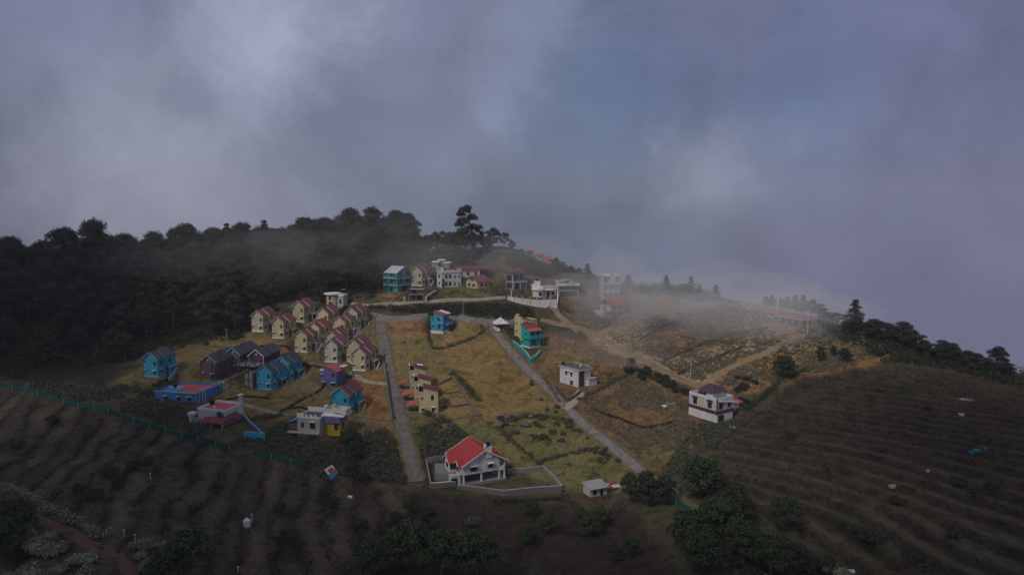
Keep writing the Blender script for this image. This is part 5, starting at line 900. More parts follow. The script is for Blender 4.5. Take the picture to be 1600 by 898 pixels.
def trunk_mesh(H, r, limbs, frac=.8):
    mb = MB(); k = 5; pr0 = (0, 0, -1.2)
    for i in range(k):
        t = (i + 1) / k; q = (math.sin(i * 1.7) * .02 * H * t, math.cos(i * 2.3) * .02 * H * t, H * frac * t); mb.tube(pr0, q, r * (1 - .8 * i / k), 7, r * (1 - .8 * (i + 1) / k)); pr0 = q
    for c, z in limbs: mb.tube((0, 0, min(z, H * frac)), c, r * .32, 5, r * .1)
    me = bpy.data.meshes.new('trunk'); me.from_pydata(mb.v, [], mb.f); me.materials.append(M['bark']); me.update(); return me
def proto(kind, m, H, R, size, dens, seed, r=None):
    c, l_ = crown_mesh(kind, m, H, R, size, dens, seed); return (c, trunk_mesh(H, r or H * .022, l_, .8 if kind != 'shrub' else .45), H, R)
def plant(pt, pos, s, label, cat='tree', name='tree', group=None, sz=None, trunk=True):
    h = empty(name, pos, random.uniform(0, 6.28), label, cat, group); h.scale = (s, s, sz or s)
    c = bpy.data.objects.new('crown' if cat == 'tree' else 'foliage', pt[0]); COL.objects.link(c); c.parent = h
    if trunk: t = bpy.data.objects.new('trunk' if cat == 'tree' else 'stem', pt[1]); COL.objects.link(t); t.parent = h
    return h
EU = [proto('euca', 'euca', 22, 7.0, .50, 62, 100 + i) for i in range(6)]
SH = [proto('round', 'shola', 16, 5.6, .48, 64, 200 + i) for i in range(5)]
CO = [proto('cone', 'shola', 18, 4.6, .46, 70, 300 + i) for i in range(3)]
PO = proto('pollard', 'euca', 22, 6.0, .6, 60, 400)
GR = [proto('round', 'green', 8, 3.8, .36, 120, 500 + i) for i in range(4)]
SM = [proto('round', 'shola', 7, 2.6, .34, 130, 600 + i) for i in range(3)]
BU = [proto('shrub', 'hedge', 1.9, 1.7, .32, 90, 700 + i, .05) for i in range(4)]
PB = [proto('shrub', 'pale_bush', 2.2, 2.2, .26, 120, 800 + i, .05) for i in range(4)]
DB = [proto('shrub', 'shola', 2.6, 2.2, .34, 90, 900 + i, .06) for i in range(4)]
rng = np.random.default_rng(5)
# the wood on the left: a jittered grid of trees
FPOLY = [(-420, 590), (-420, 300), (820, 300), (808, 384), (742, 391), (690, 404), (640, 407), (600, 440), (592, 455), (560, 462), (420, 478), (385, 518), (330, 524), (215, 545), (205, 562), (120, 575)]
cand = []
for X in np.arange(-330, 20, 11.3):
    for Y in np.arange(236, 440, 11.3):
        x = X + rng.uniform(-5, 5); y = Y + rng.uniform(-5, 5); cand.append((x, y))
cand = np.array(cand); z = height(cand[:, 0], cand[:, 1]); px, py, _ = project(np.c_[cand, z]); keep = inpoly(px, py, FPOLY) & (px > -60)
# what the slope itself hides and lies well behind the crest shows nothing
vis = []
for (x, y), zz, a, b in zip(cand, z, px, py):
    if not inpoly(np.array([a]), np.array([b]), FPOLY)[0] or a < -45: vis.append(False); continue
    top = np.array([x, y, zz + 17]); o = np.array([0, 0, CZ]); tt_ = np.linspace(.5, .985, 60)[:, None]; q = o + (top - o) * tt_; vis.append(bool((q[:, 2] > height(q[:, 0], q[:, 1])).all()))
sel = [i for i, v_ in enumerate(vis) if v_]; print('forest trees', len(sel))
sel.sort(key=lambda i: cand[i][1])
if len(sel) > 285: sel = sorted(rng.choice(sel, 285, replace=False))
for i in sel:
    x, y = cand[i]; a = px[i]; front = y < 285 or (a > 640)
    # crowns shrink towards the open spur on the right
    s = rng.uniform(.70, 1.16) * (1.0 if a < 560 else .95 if a < 640 else .62 if a < 745 else .5)
    pt = (SH + CO[:1])[rng.integers(6)] if (front and rng.random() < .75) or a > 650 else (EU + EU + CO + [PO, SH[2]])[rng.integers(17)]
    if front and a < 640: s *= .8
    cl = 'at the far left' if a < 130 else 'above the lone blue cottage' if a < 300 else 'above the slate roofed cottages' if a < 420 else 'above the cream cottages' if a < 590 else 'above the upper houses'
    rw = 'front edge' if y < 290 else 'middle' if y < 340 else 'upper part'
    plant(pt, (x, y, z[i]), s, 'dark evergreen tree in the %s of the wood %s' % (rw, cl), group='trees of the dense wood')
def at(px_, py_): return G(px_, py_)
def crest(px_, D, top=None):   # point of the hillside at this bearing and distance
    d = pxdir(px_, 400); x = d[0] / d[1] * D; return Vector((x, D, float(height(x, D))))
ORD = ['first', 'second', 'third', 'fourth', 'fifth', 'sixth', 'seventh', 'eighth', 'ninth', 'tenth', 'eleventh', 'twelfth', 'thirteenth', 'fourteenth', 'fifteenth', 'sixteenth']
# named trees on the skyline
def fit(pt, p, ytop):          # scale so that the top reaches this photo row
    d = pxdir(800, ytop); top = CZ + d[2] / d[1] * p.y; return max((top - p.z) / (pt[2] * 1.0), .15)
for px_, D, yt, pt, lab in ((726, 352, 320, PO, 'tall tree of separate tufts standing above the wood on the bare spur'), (633, 372, 338, EU[1], 'round crowned eucalyptus standing apart just right of the skyline cluster'), (583, 380, 327, EU[2], 'umbrella crowned eucalyptus, highest on the left skyline'), (549, 382, 329, EU[3], 'broad eucalyptus left of the highest umbrella crown'), (606, 376, 342, EU[4], 'thin see-through eucalyptus between the highest crown and the one apart'), (482, 378, 341, CO[0], 'pointed dark tree on the skyline above the cottages'), (150, 345, 349, EU[0], 'high dark crown of the left skyline'), (100, 342, 360, EU[5], 'domed dark crown left of the highest left skyline crown'), (293, 352, 353, EU[2], 'broad dark crown in the middle of the left skyline'), (356, 356, 349, CO[1], 'peaked dark crown above the mist on the left skyline'), (414, 372, 344, CO[2], 'small peaked tree left of centre on the skyline'), (18, 338, 374, EU[3], 'dark crown at the left edge of the skyline'), (770, 362, 354, SH[1], 'leafy tree at the right end of the wood where the hill drops')):
    p = crest(px_, D); s = fit(pt, p, yt); plant(pt, p, min(s, 1.35), lab, sz=s)
for i, (px_, D, yt) in enumerate([(748, 360, 350), (788, 366, 362), (800, 362, 375), (760, 350, 368), (703, 362, 362), (664, 366, 366), (680, 364, 360), (815, 362, 388), (827, 360, 392), (868, 352, 402), (880, 350, 408), (892, 346, 414), (905, 345, 418), (735, 348, 366)]):
    p = crest(px_, D); pt = SH[i % 5]; s = fit(pt, p, yt); plant(pt, p, max(min(s, .6), .3), ORD[sorted([748, 788, 800, 760, 703, 664, 680, 815, 827, 868, 880, 892, 905, 735]).index(px_)] + ' from the left of the small dark trees along the open spur', sz=s, group='small trees along the spur')
# right side trees
for i, (px_, D, yt, pt, lab) in enumerate([(918, 340, 412, CO[0], 'pointed misty conifer left of the tall grey house'), (983, 345, 428, CO[1], 'faint misty tree right of the tall grey house'), (1042, 352, 430, CO[2], 'misty spreading conifer behind the red soil slope'), (1068, 352, 443, SH[0], 'low misty tree right of the spreading conifer'), (1081, 356, 432, CO[1], 'thin misty conifer, tallest of the faint row'), (1094, 354, 444, CO[0], 'faint conifer in the mist right of the tallest one'), (1120, 352, 444, CO[2], 'last faint conifer of the row in the mist'),
     (1200, 334, 463, CO[0], 'left dark conifer behind the water tower'), (1209, 332, 461, CO[1], 'dark conifer right beside the water tower'), (1222, 330, 466, SH[1], 'low dark tree just right of the water tower'), (1234, 328, 463, CO[2], 'middle conifer behind the low red terraced building'), (1246, 326, 461, CO[0], 'peaked conifer behind the low red terraced building'), (1258, 324, 461, CO[1], 'rightmost peaked conifer behind the low red terraced building'), (1272, 318, 468, SH[2], 'rounded dark tree right behind the low red building'), (1284, 312, 474, SH[3], 'broad dark tree at the right end of the low red building'), (1296, 306, 486, SH[4], 'dark rounded tree on the slope below the hilltop trees'), (1313, 300, 488, SH[0], 'separate round tree between the hilltop trees and the tall conifer'), (1341, 284, 468, CO[0], 'tall dark conifer, highest on the right ridge'), (1332, 282, 500, SH[2], 'bushy tree at the foot of the tall conifer, left side'), (1352, 281, 503, SH[4], 'bushy tree at the foot of the tall conifer, right side'),
     (1374, 276, 500, EU[1], 'feathery tree at the left end of the dark ridge clump'), (1391, 274, 502, SH[1], 'dark tree with a faint paler top in the ridge clump'), (1404, 273, 508, SH[2], 'rounded tree in the middle of the ridge clump'), (1420, 271, 505, EU[4], 'spiky crowned tree in the ridge clump'), (1433, 269, 514, SH[3], 'dark tree right of the spiky crown in the ridge clump'), (1446, 267, 522, SH[0], 'dark tree near the right end of the ridge clump'), (1458, 265, 532, SH[1], 'last low dark tree of the ridge clump'),
     (1484, 263, 533, EU[0], 'thin open crowned tree right of the ridge clump'), (1497, 262, 537, EU[5], 'airy tree leaning beside the thin open crowned tree'), (1507, 260, 554, SM[0], 'small tree below the airy pair on the right ridge'), (1523, 258, 546, SH[4], 'compact tree, left one of the two right ridge domes'), (1540, 257, 551, SH[2], 'compact tree, right one of the two right ridge domes'), (1573, 254, 543, EU[2], 'airy tall tree near the right edge of the photo'), (1590, 252, 566, SH[3], 'low dark tree at the right edge of the photo'),
     (1476, 262, 555, SM[1], 'little tree at the gap right of the ridge clump'), (1556, 255, 570, SM[2], 'little tree left of the airy tall right edge tree')]):
    p = crest(px_, D); s = fit(pt, p, yt); plant(pt, p, max(s * (1.5 if pt in CO else 1.2), .5 if px_ > 1465 else .65), lab, sz=s)
for px_, py_, yt, pt, lab, wf in ((1282, 566, 541, SM[0], 'slim lollipop tree on the orange grass, left of the pair', .75), (1302, 557, 539, SM[1], 'slim lollipop tree on the orange grass, right of the pair', .75), (1320, 566, 543, SM[2], 'bluish bushy tree right of the slim pair', 1.1), (1225, 590, 555, GR[0], 'round dark tree at the hedge above the right field', 1.1)):
    p = at(px_, py_); s = fit(pt, p, yt); plant(pt, p, s * wf, lab, sz=s)
# foreground trees
for i, (px_, py_, s, pt, lab) in enumerate([(1010, 790, 1.35, SM[0], 'big dark tree above the path at the road end'), (985, 785, 1.15, SM[1], 'dark tree leaning over the small white shed'), (1037, 790, 1.2, SM[2], 'dark tree right of the big one at the road end'), (1095, 775, 1.3, GR[0], 'broad green tree across the path from the big dark tree'), (1125, 780, .8, GR[1], 'small green tree right of the path'),
    (620, 842, 1.0, SM[1], 'dark tree at the left edge of the bottom grove'), (668, 826, .9, SM[2], 'dark round tree at the top of the bottom grove'), (640, 885, 1.3, GR[2], 'spreading green tree of the bottom grove, left'), (690, 900, 1.25, GR[3], 'largest spreading green tree at the bottom centre'), (745, 905, 1.3, GR[0], 'green tree of the bottom grove, right'), (580, 905, 1.1, GR[1], 'green tree at the bottom left of the grove'), (715, 845, 1.35, BU[0], 'pale grey bush behind the bottom grove'), (740, 820, 1.5, BU[1], 'pale grey bush below the villa wall'),
    (1078, 865, 1.35, GR[1], 'green orchard tree at the field corner, left'), (1098, 895, 1.25, GR[2], 'large green orchard tree at the bottom'), (1130, 845, 1.3, GR[3], 'green orchard tree in the middle of the clump'), (1165, 880, 1.15, GR[0], 'green orchard tree right of the large bottom one'), (1160, 825, 1.2, SM[0], 'dark orchard tree at the top of the clump'), (1205, 900, 1.2, GR[1], 'green orchard tree at the lower right of the clump'), (1225, 825, .95, GR[2], 'lone round tree at the edge of the right field'), (1150, 800, 1.1, SM[1], 'dark tree above the orchard clump'), (1245, 905, 1.1, SM[2], 'dark tree right of the orchard clump'), (1115, 820, .9, GR[0], 'small orchard tree beside the green net scrap'),
    (295, 905, 1.35, GR[3], 'broad dark green tree at the bottom left among pale bushes'), (265, 915, 1.1, GR[1], 'green bush tree touching the broad dark one'), (20, 845, 1.2, GR[2], 'dark green bushy tree at the left edge'), (5, 870, 1.1, GR[0], 'dark green bush at the lower left edge'),
    (556, 720, .85, SM[0], 'dark cone shaped tree right of the tarp shelter'), (552, 755, 1.0, SM[1], 'bushy tree below the dark cone tree'), (548, 706, .95, GR[1], 'bush tree under the blue cottage with the dark red roof'), (348, 660, .55, GR[0], 'small tree in front of the white terrace building'),
    (447, 860, .65, GR[1], 'young tree on the dark soil at the bottom left of centre'), (438, 800, .4, GR[2], 'sapling on the dark soil, left of centre'), (520, 800, .55, GR[3], 'young tree below the tarp shelter'), (563, 840, .6, GR[0], 'young tree left of the bottom grove'), (830, 805, .55, GR[1], 'sapling below the retaining wall'), (855, 830, .6, GR[2], 'sapling in the brown plot, left one'), (905, 818, .5, GR[3], 'sapling in the brown plot, below the shed'), (922, 838, .75, GR[0], 'bigger sapling in the brown plot'), (940, 820, .6, GR[1], 'sapling right of the bigger one in the brown plot'), (822, 850, .6, GR[2], 'sapling at the left of the brown plots'), (987, 868, .55, GR[3], 'sapling among the furrowed beds'), (960, 875, .5, GR[0], 'sapling left of the furrowed beds'), (838, 900, 1.0, BU[2], 'pale bush at the bottom of the brown plots'), (505, 785, .5, GR[1], 'tiny tree on the dark soil below the shelter'), (640, 800, .5, GR[2], 'tiny tree above the bottom grove')]):
    p = at(px_, min(py_, 1000)); plant(pt, p, s, lab, cat='bush' if pt in BU else 'tree', name='bush' if pt in BU else 'tree')

# scatter helper in photo space, returned as points on the ground
def scat(poly, n_, thr=None, seed=1):
    r = np.random.default_rng(seed); P_ = np.array(poly); lo, hi = P_.min(0), P_.max(0); q = r.uniform(lo, hi, (int(n_ * 4), 2)); q = q[inpoly(q[:, 0], q[:, 1], poly)]; g = ground(q[:, 0], q[:, 1]); g = g[~np.isnan(g[:, 0])]
    if thr is not None: g = g[fbm(g[:, 0], g[:, 1], 11, seed) > thr]
    return g[:n_]
def inyard(g):
    k = np.ones(len(g), bool)
    for (x, y, a, x0, x1, y0, y1, z_) in PADS:
        dx, dy = g[:, 0] - x, g[:, 1] - y; lx = dx * math.cos(a) - dy * math.sin(a); ly = dx * math.sin(a) + dy * math.cos(a); k &= ~((lx > x0 + .6) & (lx < x1 - .4) & (ly > y0 + .6) & (ly < y1))
    return g[k]
ROADS = [(R1, 3.4), (R2, 2.8), ([(845, 499), (878, 507), (912, 514), (938, 526), (975, 549), (1005, 562), (1035, 578), (1075, 597), (1108, 602)], 2.9), ([(926, 528), (945, 517), (970, 505), (1005, 494), (1035, 484), (1065, 477), (1125, 471)], 2.6), ([(1100, 602), (1125, 583), (1150, 570), (1178, 558), (1210, 545), (1250, 524)], 2.1), ([(862, 468), (868, 485), (905, 518)], 1.8), ([(883, 640), (908, 612)], 2.2), ([(0, 788), (95, 825), (205, 898)], 2), ([(560, 492), (640, 496), (740, 500), (785, 505)], 2.4), ([(516, 474), (620, 474), (740, 468), (790, 464)], 1.6)]
RP = [(polyline(p_, 1.0), w_) for p_, w_ in ROADS]
def offroad(g):
    k = np.ones(len(g), bool)
    for c, w_ in RP: k &= (np.linalg.norm(g[:, None, :2] - c[None], axis=2).min(1) > w_)
    return g[k]
def clumps(g, R_, Hh, nq, size, var=.45):
    n_ = len(g); r = (R_ * rng.uniform(1 - var, 1 + var, n_)); d = rng.normal(size=(n_, nq, 3)); d /= np.linalg.norm(d, axis=2)[..., None]; d[..., 2] = np.abs(d[..., 2])
    P_ = g[:, None, :] + d * (r[:, None, None] * rng.uniform(.6, 1.05, (n_, nq, 1))) * np.array([1, 1, Hh / R_]); nn = d + rng.normal(size=d.shape) * .5; nn /= np.linalg.norm(nn, axis=2)[..., None]
    return quads(P_.reshape(-1, 3), nn.reshape(-1, 3), size)
def stuff(name, parts, m, label, cat='scrub'):
    Vs, Fs, o = [], [], 0
    for V, Fq in parts: Vs.append(V); Fs.append(Fq + o); o += len(V)
    me = npmesh(name, np.vstack(Vs), np.vstack(Fs), m); ob = bpy.data.objects.new(name, me); COL.objects.link(ob); return tag(ob, label, cat, kind='stuff')
SLOPE = [(940, 540), (1000, 500), (1060, 474), (1160, 462), (1230, 500), (1330, 520), (1400, 545), (1330, 572), (1240, 590), (1190, 620), (1110, 660), (1085, 618), (1000, 570)]
UP = [(640, 410), (745, 395), (870, 398), (945, 430), (1000, 450), (930, 470), (880, 440), (800, 425), (700, 412)]
gs = lambda poly, n_, thr, sd: offroad(inyard(scat(poly, n_, thr, sd)))
stuff('scrub', [clumps(gs(SLOPE, 2600, .50, 1), .75, .8, 14, .42), clumps(gs(SLOPE, 2600, .44, 2), .35, .35, 8, .3), clumps(gs([(900, 600), (1000, 590), (1085, 630), (1085, 680), (1000, 700), (930, 660)], 1500, .47, 3), .45, .5, 10, .32), clumps(gs([(850, 480), (960, 490), (1000, 470), (930, 530), (900, 515)], 500, .5, 4), .6, .6, 12, .4)], 'scrub', 'grey green scrub spread over the right hand slope')
stuff('dry_scrub', [clumps(gs(SLOPE, 1800, .5, 5), .6, .5, 10, .4), clumps(gs([(590, 455), (940, 440), (940, 500), (800, 468), (600, 472)], 900, .5, 6), .7, .6, 12, .4), clumps(gs([(840, 540), (930, 530), (1080, 610), (1090, 680), (1000, 725), (900, 640)], 1200, .52, 7), .4, .4, 8, .32)], 'dryscrub', 'brown dry scrub on the slopes round the houses')
stuff('bank_bushes', [clumps(gs([(510, 477), (590, 479), (770, 474), (830, 482), (840, 498), (770, 500), (600, 494), (540, 490)], 900, None, 8), 1.1, 1.3, 20, .5), clumps(gs(UP, 1500, .42, 9), 1.0, 1.3, 18, .5), clumps(gs([(470, 455), (590, 452), (600, 472), (480, 470)], 300, .4, 10), 1.0, 1.0, 14, .5), clumps(gs([(200, 545), (330, 522), (385, 515), (380, 528), (320, 540), (230, 552), (60, 590), (0, 590), (0, 565)], 700, .35, 11), 1.1, 1.3, 18, .5)], 'shola', 'dark bushes covering the banks below the upper road and the spur')
stuff('ridge_bushes', [clumps(scat([(1355, 520), (1400, 518), (1470, 545), (1600, 580), (1600, 606), (1450, 572), (1380, 566), (1350, 545)], 420, None, 66), 1.7, 2.6, 26, .55), clumps(scat([(1270, 500), (1330, 512), (1350, 540), (1330, 540), (1285, 516)], 130, None, 67), 1.4, 2.2, 22, .5)], 'shola', 'dark bushes massed along the right ridge line')
stuff('ridge_bushes', [clumps(scat([(990, 452), (1040, 450), (1165, 458), (1165, 466), (1040, 462), (990, 460)], 170, None, 68), 1.8, 3.4, 24, .6)], 'shola', 'bushes along the misty crest behind the dirt road')
LB_ = [(0, 590), (180, 600), (250, 610), (300, 650), (380, 680), (440, 690), (620, 690), (640, 740), (640, 760), (500, 735), (380, 700), (250, 662), (120, 628), (0, 602)]
stuff('scrub', [clumps(gs(LB_, 1900, .38, 12), .85, .9, 22, .42), clumps(gs([(440, 690), (600, 672), (620, 690), (640, 755), (560, 748), (450, 712)], 700, .35, 13), 1.1, 1.3, 24, .42), clumps(gs([(650, 670), (690, 655), (720, 672), (735, 690), (680, 720), (660, 715)], 260, None, 14), 1.1, 1.3, 24, .42)], 'hedge', 'tangled grey green scrub above the lower fence')
stuff('scrub', [clumps(gs([(380, 655), (440, 645), (470, 660), (450, 690), (420, 690), (415, 668)], 260, .35, 15), .9, .9, 20, .4), clumps(gs([(1085, 660), (1120, 664), (1170, 650), (1190, 640), (1100, 712), (1040, 745), (1035, 738)], 420, .35, 16), .9, .9, 20, .4)], 'hedge', 'grey green scrub beside the garden walls and the field edge')
# plants growing along the terrace banks
ex = []
for f_, m_, sd in ((fL, mL, 1), (fR, mR, 2)):
    jj, ii = np.where(m_ & (f_ > .66) & (f_ < .98) & inn & (fbm(XX, YY, 8, 60) > np.where(XX > 30, .38, .36)) & (PXv > -40) & (PXv < 1640) & (PYv < 1000)); k = rng.random(len(ii)) < .6; ii, jj = ii[k], jj[k]
    ex.append(np.stack([XX[jj, ii] + rng.uniform(-.6, .6, len(ii)), YY[jj, ii] + rng.uniform(-.6, .6, len(ii)), ZZ[jj, ii]], -1))
ex = np.vstack(ex); print('edge clumps', len(ex)); stuff('bank_plants', [clumps(ex, .6, .6, 10, .34)], 'edge', 'dark weeds growing along the banks of the terraced fields', 'weeds')
stuff('bank_plants', [clumps(offroad(inyard(scat([(600, 500), (770, 505), (1003, 738), (880, 762), (655, 700)], 1300, .55, 61))), .22, .22, 6, .22), clumps(inyard(scat([(200, 600), (330, 540), (600, 500), (640, 690), (440, 640)], 1100, .55, 62)), .28, .28, 6, .25)], 'dryscrub', 'small tufts in the dry grass plots', 'weeds')
stuff('field_weeds', [clumps(scat(FIELD_R, 1500, .5, 63), .25, .22, 6, .25), clumps(scat(FIELD_L, 1500, .5, 64), .25, .22, 6, .25), clumps(scat(FIELD_C, 700, .5, 65), .3, .25, 7, .25)], 'edge', 'low weeds on the dark soil of the fields', 'weeds')
fg_ = cand[rng.random(len(cand)) < 2]; ug = np.repeat(fg_, 5, 0) + rng.normal(size=(len(fg_) * 5, 2)) * 4.5; ug = np.c_[ug, height(ug[:, 0], ug[:, 1])]; a_, b_, _ = project(ug); ug = ug[inpoly(a_, b_, FPOLY) & (a_ > -60) & (a_ < 720)]
stuff('understorey', [clumps(ug, 2.6, 5.5, 26, .8)], 'shola', 'dark undergrowth filling the wood between the trunks', 'undergrowth')
# hedges: each one a run of its own
def hedge(pix, w_, hh, m, label, step=.55):
    c = polyline(pix, step); nq = 26; g = np.repeat(c, 2, 0) + rng.normal(size=(len(c) * 2, 2)) * w_ * .22; g = np.c_[g, height(g[:, 0], g[:, 1])]; keep = rng.random(len(g)) < .8; V, Fq = clumps(g[keep], w_ * .55, hh, nq, .30, .35)
    me = npmesh('hedge', V, Fq, m); o = bpy.data.objects.new('hedge', me); COL.objects.link(o); tag(o, label, 'hedge')
hedge([(672, 533), (674, 541), (680, 545), (700, 542), (722, 535), (742, 527), (755, 517), (752, 509)], 1.5, 1.1, 'hedge', 'curved hedge round the plot of the sky blue house')
hedge([(668, 508), (669, 520), (671, 533)], 1.1, .9, 'hedge', 'short hedge left of the sky blue house'); hedge([(705, 584), (715, 590), (727, 604), (738, 616), (748, 626)], 2.6, 1.5, 'green', 'thick green hedge along the stone plot wall')
hedge([(780, 668), (790, 682), (805, 694), (820, 706), (832, 717), (842, 726)], 1.4, 1.1, 'hedge', 'hedge slanting down from the bushes to the villa garden'); hedge([(842, 722), (862, 716), (885, 710), (910, 705), (935, 700)], 1.3, 1.0, 'hedge', 'hedge crossing the lower green plots'); hedge([(785, 664), (805, 656), (830, 650), (855, 652), (880, 656)], 1.8, 1.2, 'hedge', 'top hedge of the lower green plots')
hedge([(983, 574), (1005, 584), (1030, 596), (1055, 607), (1080, 618)], 2.6, 1.8, 'shola', 'dark hedge belt under the dirt road'); hedge([(905, 625), (930, 612), (950, 600), (975, 588), (995, 578)], 1.6, 1.0, 'hedge', 'hedge running up from the driveway to the dirt road'); hedge([(1045, 745), (1070, 728), (1095, 706), (1125, 684)], 1.8, 1.3, 'hedge', 'creeper hedge up the left edge of the right field'); hedge([(1165, 640), (1190, 622), (1215, 600), (1240, 585), (1262, 578)], 2.0, 1.3, 'green', 'green hedge along the top left edge of the right field')
hedge([(0, 758), (25, 765), (50, 778), (80, 795), (110, 812), (140, 826), (165, 838)], 2.2, 1.3, 'pale_bush', 'pale flowering hedge along the dirt path at the lower left'); hedge([(880, 775), (900, 790), (925, 803), (950, 800), (975, 790)], 2.2, 1.3, 'hedge', 'overgrown hedge below the small white shed'); hedge([(770, 782), (810, 783), (850, 780), (880, 778)], 1.3, .8, 'shola', 'dark creepers at the foot of the stone retaining wall')
hedge([(600, 556), (606, 590), (611, 625), (616, 655)], .8, .5, 'hedge', 'thin verge weeds left of the concrete road'); hedge([(655, 640), (672, 650), (690, 655), (702, 660)], 2.4, 1.6, 'shola', 'dark bushes at the foot of the nearest stepped house')
for pix_, lab in (([(335, 612), (300, 604), (268, 600), (240, 604)], 'bank shadow drawn in dark weeds below the lone blue cottage'), ([(455, 634), (478, 621), (502, 608), (522, 594)], 'bank shadow drawn in dark weeds between the blue pair and the purple house'), ([(440, 641), (470, 637), (505, 646)], 'bank shadow drawn in dark weeds above the grey flat roofed building'), ([(385, 549), (420, 541), (450, 543), (470, 550)], 'bank shadow drawn in dark weeds above the slate roofs'), ([(470, 566), (500, 574), (520, 582), (548, 590)], 'bank shadow drawn in dark weeds below the front row of cream cottages'), ([(340, 628), (380, 620), (420, 622)], 'bank shadow drawn in dark weeds in front of the bright blue pair'), ([(850, 590), (875, 628)], 'reddish weedy cut left of the white flat roofed house'), ([(930, 640), (970, 655), (1010, 668), (1050, 660)], 'low scrub bank across the brown slope')):
    hedge(pix_, 1.0, .55, 'dryscrub' if 'reddish' in lab else 'edge', lab)  # dark weed runs among the cottages stand in for the banks' shadows
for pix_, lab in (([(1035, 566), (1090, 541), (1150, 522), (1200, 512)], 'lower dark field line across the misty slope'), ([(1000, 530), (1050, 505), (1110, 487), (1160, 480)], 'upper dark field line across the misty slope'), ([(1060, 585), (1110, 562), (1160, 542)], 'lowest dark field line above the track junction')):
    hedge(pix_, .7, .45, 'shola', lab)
# single bushes
def bushes(lst, protos, label, group, name='bush'):
    od = sorted(q[0] for q in lst)
    for i, (a, b, s) in enumerate(lst):
        g = ground([a], [b])[0]
        if not np.isnan(g[0]): plant(protos[i % len(protos)], Vector(g), s, (ORD[od.index(a)] + ' from the left, ' + label) if len(lst) < 15 else label, 'bush', name, group)
r5 = random.Random(5)
def rb(poly, n_, s0, s1, seed):
    g = inyard(offroad(scat(poly, n_, None, seed))); px_, py_, _ = project(g); return [(a, b, r5.uniform(s0, s1)) for a, b in zip(px_, py_)]
bushes(rb([(0, 845), (60, 840), (95, 845), (150, 870), (175, 930), (0, 940)], 34, .9, 1.4, 71) + rb([(205, 845), (255, 850), (245, 930), (200, 930)], 16, .7, 1.1, 72), PB, 'pale flowering bush beside the dirt path at the bottom left', 'pale bushes at the bottom left')
bushes(rb([(770, 650), (870, 652), (900, 690), (850, 690), (790, 680)], 30, .5, .9, 73) + rb([(905, 695), (960, 705), (970, 722), (930, 722)], 14, .5, .8, 74), BU + PB[:1], 'grey green bush in the lower green plots beside the sloping road', 'bushes in the lower plots')
bushes(rb([(825, 590), (850, 600), (895, 660), (925, 690), (870, 660), (830, 615)], 26, .4, .8, 75), BU, 'bush on the left verge of the sloping road', 'bushes on the verge')
bushes(rb([(985, 566), (1040, 590), (1085, 612), (1060, 618), (1000, 596), (975, 584)], 16, .7, 1.1, 76) + rb([(1150, 590), (1190, 600), (1170, 640), (1150, 640)], 12, .6, 1.0, 77), DB, 'dark bush of the belt under the dirt road', 'dark bushes under the dirt road')
bushes(rb([(1200, 540), (1290, 520), (1310, 540), (1250, 552), (1190, 560), (1130, 580)], 34, .5, .95, 78), PB, 'silvery bush on the crest of the right hand slope', 'silvery bushes on the crest')
bushes([(30, 700, 1.3), (175, 745, 1.2), (215, 735, 1.5), (235, 725, 1.2), (120, 770, 1.3), (150, 780, 1.2), (190, 760, 1.1), (340, 770, 1.2), (300, 800, 1), (85, 660, 1.2)], DB, 'dark thicket bush in the left terraced field', 'thickets in the left field')
bushes([(1340, 835, 1.2), (1355, 843, 1.2), (1370, 850, 1.1), (1430, 880, 1.3), (1445, 890, 1.2), (1400, 787, .9), (1235, 685, 1.1), (1500, 760, 1.2), (1520, 775, 1.3), (1545, 765, 1.1), (1495, 840, 1.1), (1290, 735, .8), (1450, 640, .8)], DB, 'dark thicket bush in the right terraced field', 'thickets in the right field')
bushes(rb([(1150, 870), (1250, 850), (1330, 900), (1320, 940), (1180, 940)], 22, .8, 1.2, 79), DB + PB[:2], 'bush of the tangle at the bottom edge right of the orchard', 'bushes right of the orchard')

# ------------------------------------------------------------------ unseen clouds added overhead to shade the ground, haze and mist
cm = bpy.data.materials.new('shade_cloud'); cm.use_nodes = True; nn = cm.node_tree.nodes; ll = cm.node_tree.links; nn.remove(nn['Principled BSDF'])
tr = nn.new('ShaderNodeBsdfTranslucent'); tr.inputs[0].default_value = (.55, .56, .66, 1); df = nn.new('ShaderNodeBsdfDiffuse'); df.inputs[0].default_value = (.8, .8, .85, 1); mx = nn.new('ShaderNodeMixShader'); mx.inputs[0].default_value = .5
ll.new(df.outputs[0], mx.inputs[1]); ll.new(tr.outputs[0], mx.inputs[2]); ll.new(mx.outputs[0], nn['Material Output'].inputs[0])
import bmesh
def shade_cloud(cx_, cy_, rx, ry, rz, seed, label, az_=0.0, hgt=230):  # added out of view towards the sun, shades the given ground spot
    t = hgt / SUN.z; c = Vector((cx_, cy_, 10)) + SUN * t; bm = bmesh.new(); bmesh.ops.create_icosphere(bm, subdivisions=5, radius=1)
    for v in bm.verts:
        d = v.co.normalized(); k = 1 + .42 * mnoise.fractal(d * 1.7 + Vector((seed * 7.1, 0, 0)), 1, 2, 5); v.co = Vector((d.x * rx * k, d.y * ry * k, d.z * rz * k))
    me = bpy.data.meshes.new('shade_cloud'); bm.to_mesh(me); bm.free(); me.materials.append(cm); me.polygons.foreach_set('use_smooth', [True] * len(me.polygons)); o = bpy.data.objects.new('shade_cloud', me); COL.objects.link(o); o.location = c; o.rotation_euler = (0, 0, az_); tag(o, label, 'shade_cloud', kind='stuff')
shade_cloud(-115, 168, 62, 62, 16, 1, 'unseen shade caster added for the left terraced field', .3)
shade_cloud(20, 100, 120, 42, 16, 2, 'unseen shade caster added for the near fields')
shade_cloud(165, 165, 62, 82, 16, 3, 'unseen shade caster added for the right terraced field', .25)
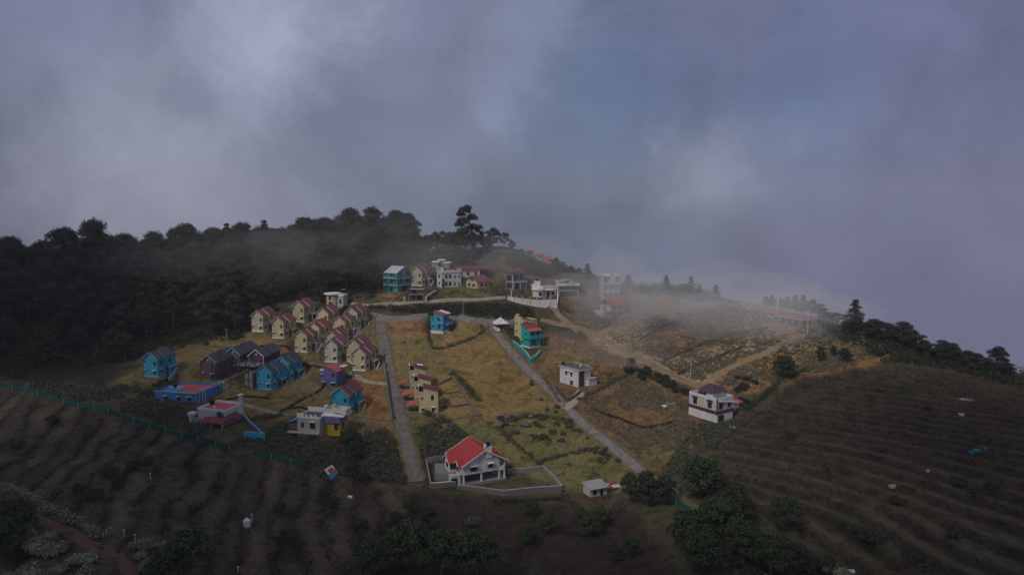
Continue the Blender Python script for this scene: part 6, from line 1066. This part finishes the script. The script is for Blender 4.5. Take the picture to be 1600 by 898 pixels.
shade_cloud(-230, 320, 90, 70, 16, 4, 'unseen shade caster added for the wood')
shade_cloud(-105, 232, 38, 24, 12, 5, 'small unseen shade caster added for the blue cottages', -.2)
def volmat(name, dens, colr):
    m = bpy.data.materials.new(name); m.use_nodes = True; n_ = m.node_tree.nodes; n_.remove(n_['Principled BSDF']); v = n_.new('ShaderNodeVolumePrincipled'); v.inputs['Density'].default_value = dens; v.inputs['Color'].default_value = (*colr, 1); v.inputs['Anisotropy'].default_value = 0.1; m.node_tree.links.new(v.outputs[0], n_['Material Output'].inputs['Volume']); return m
if HAZE:
    zl = float(ZZ.min()) - 1; o = MB().box(-1080, 1080, -620, 1220, zl, 118).build('haze', volmat('haze', .00016, (.93, .94, .98))); tag(o, 'thin even haze in the air over the whole hillside', 'haze', kind='stuff')
    def mist(px_, py_, D, rx, ry, rz, dens, label, seed=0, rot=0):
        d = pxdir(px_, py_); c = Vector(d / d[1] * D) + Vector((0, 0, CZ)); bm = bmesh.new(); bmesh.ops.create_icosphere(bm, subdivisions=4, radius=1)
        for v in bm.verts:
            q = v.co.normalized(); k = 1 + .5 * mnoise.fractal(q * 1.3 + Vector((seed * 3.3, 1, 0)), 1, 2, 4); v.co = Vector((q.x * rx * k, q.y * ry * k, q.z * rz * k))
        me = bpy.data.meshes.new('mist_patch'); bm.to_mesh(me); bm.free(); me.materials.append(volmat('mist', dens, (.95, .96, .99))); o = bpy.data.objects.new('mist_patch', me); COL.objects.link(o); o.location = c; o.rotation_euler = (0, 0, rot); tag(o, label, 'mist', kind='stuff')
    mist(962, 462, 300, 24, 13, 17, .022, 'mist patch drifting round the tall grey house', 1); mist(1040, 470, 312, 40, 18, 14, .014, 'mist trailing right of the tall grey house', 8)
    mist(1110, 462, 352, 62, 22, 14, .016, 'mist bank behind the misty conifers', 2)
    mist(1190, 488, 292, 44, 20, 12, .016, 'mist drifting over the right hand slope', 3)
    mist(830, 420, 345, 34, 26, 14, .0075, 'mist wisp in the hollow above the white ornate house', 4)
    mist(760, 415, 318, 70, 16, 12, .004, 'thin veil over the upper row of houses', 9); mist(560, 390, 330, 60, 16, 16, .0045, 'thin veil over the right part of the wood', 10); mist(1080, 500, 290, 60, 22, 12, .005, 'thin veil over the middle of the right hand slope', 11)
    mist(960, 540, 262, 26, 14, 8, .006, 'mist wisp over the dirt road', 5)
    mist(400, 405, 312, 60, 14, 14, .0035, 'mist wisp over the left wood', 6)
    mist(1250, 492, 322, 36, 12, 10, .016, 'mist bank behind the hilltop trees', 7)
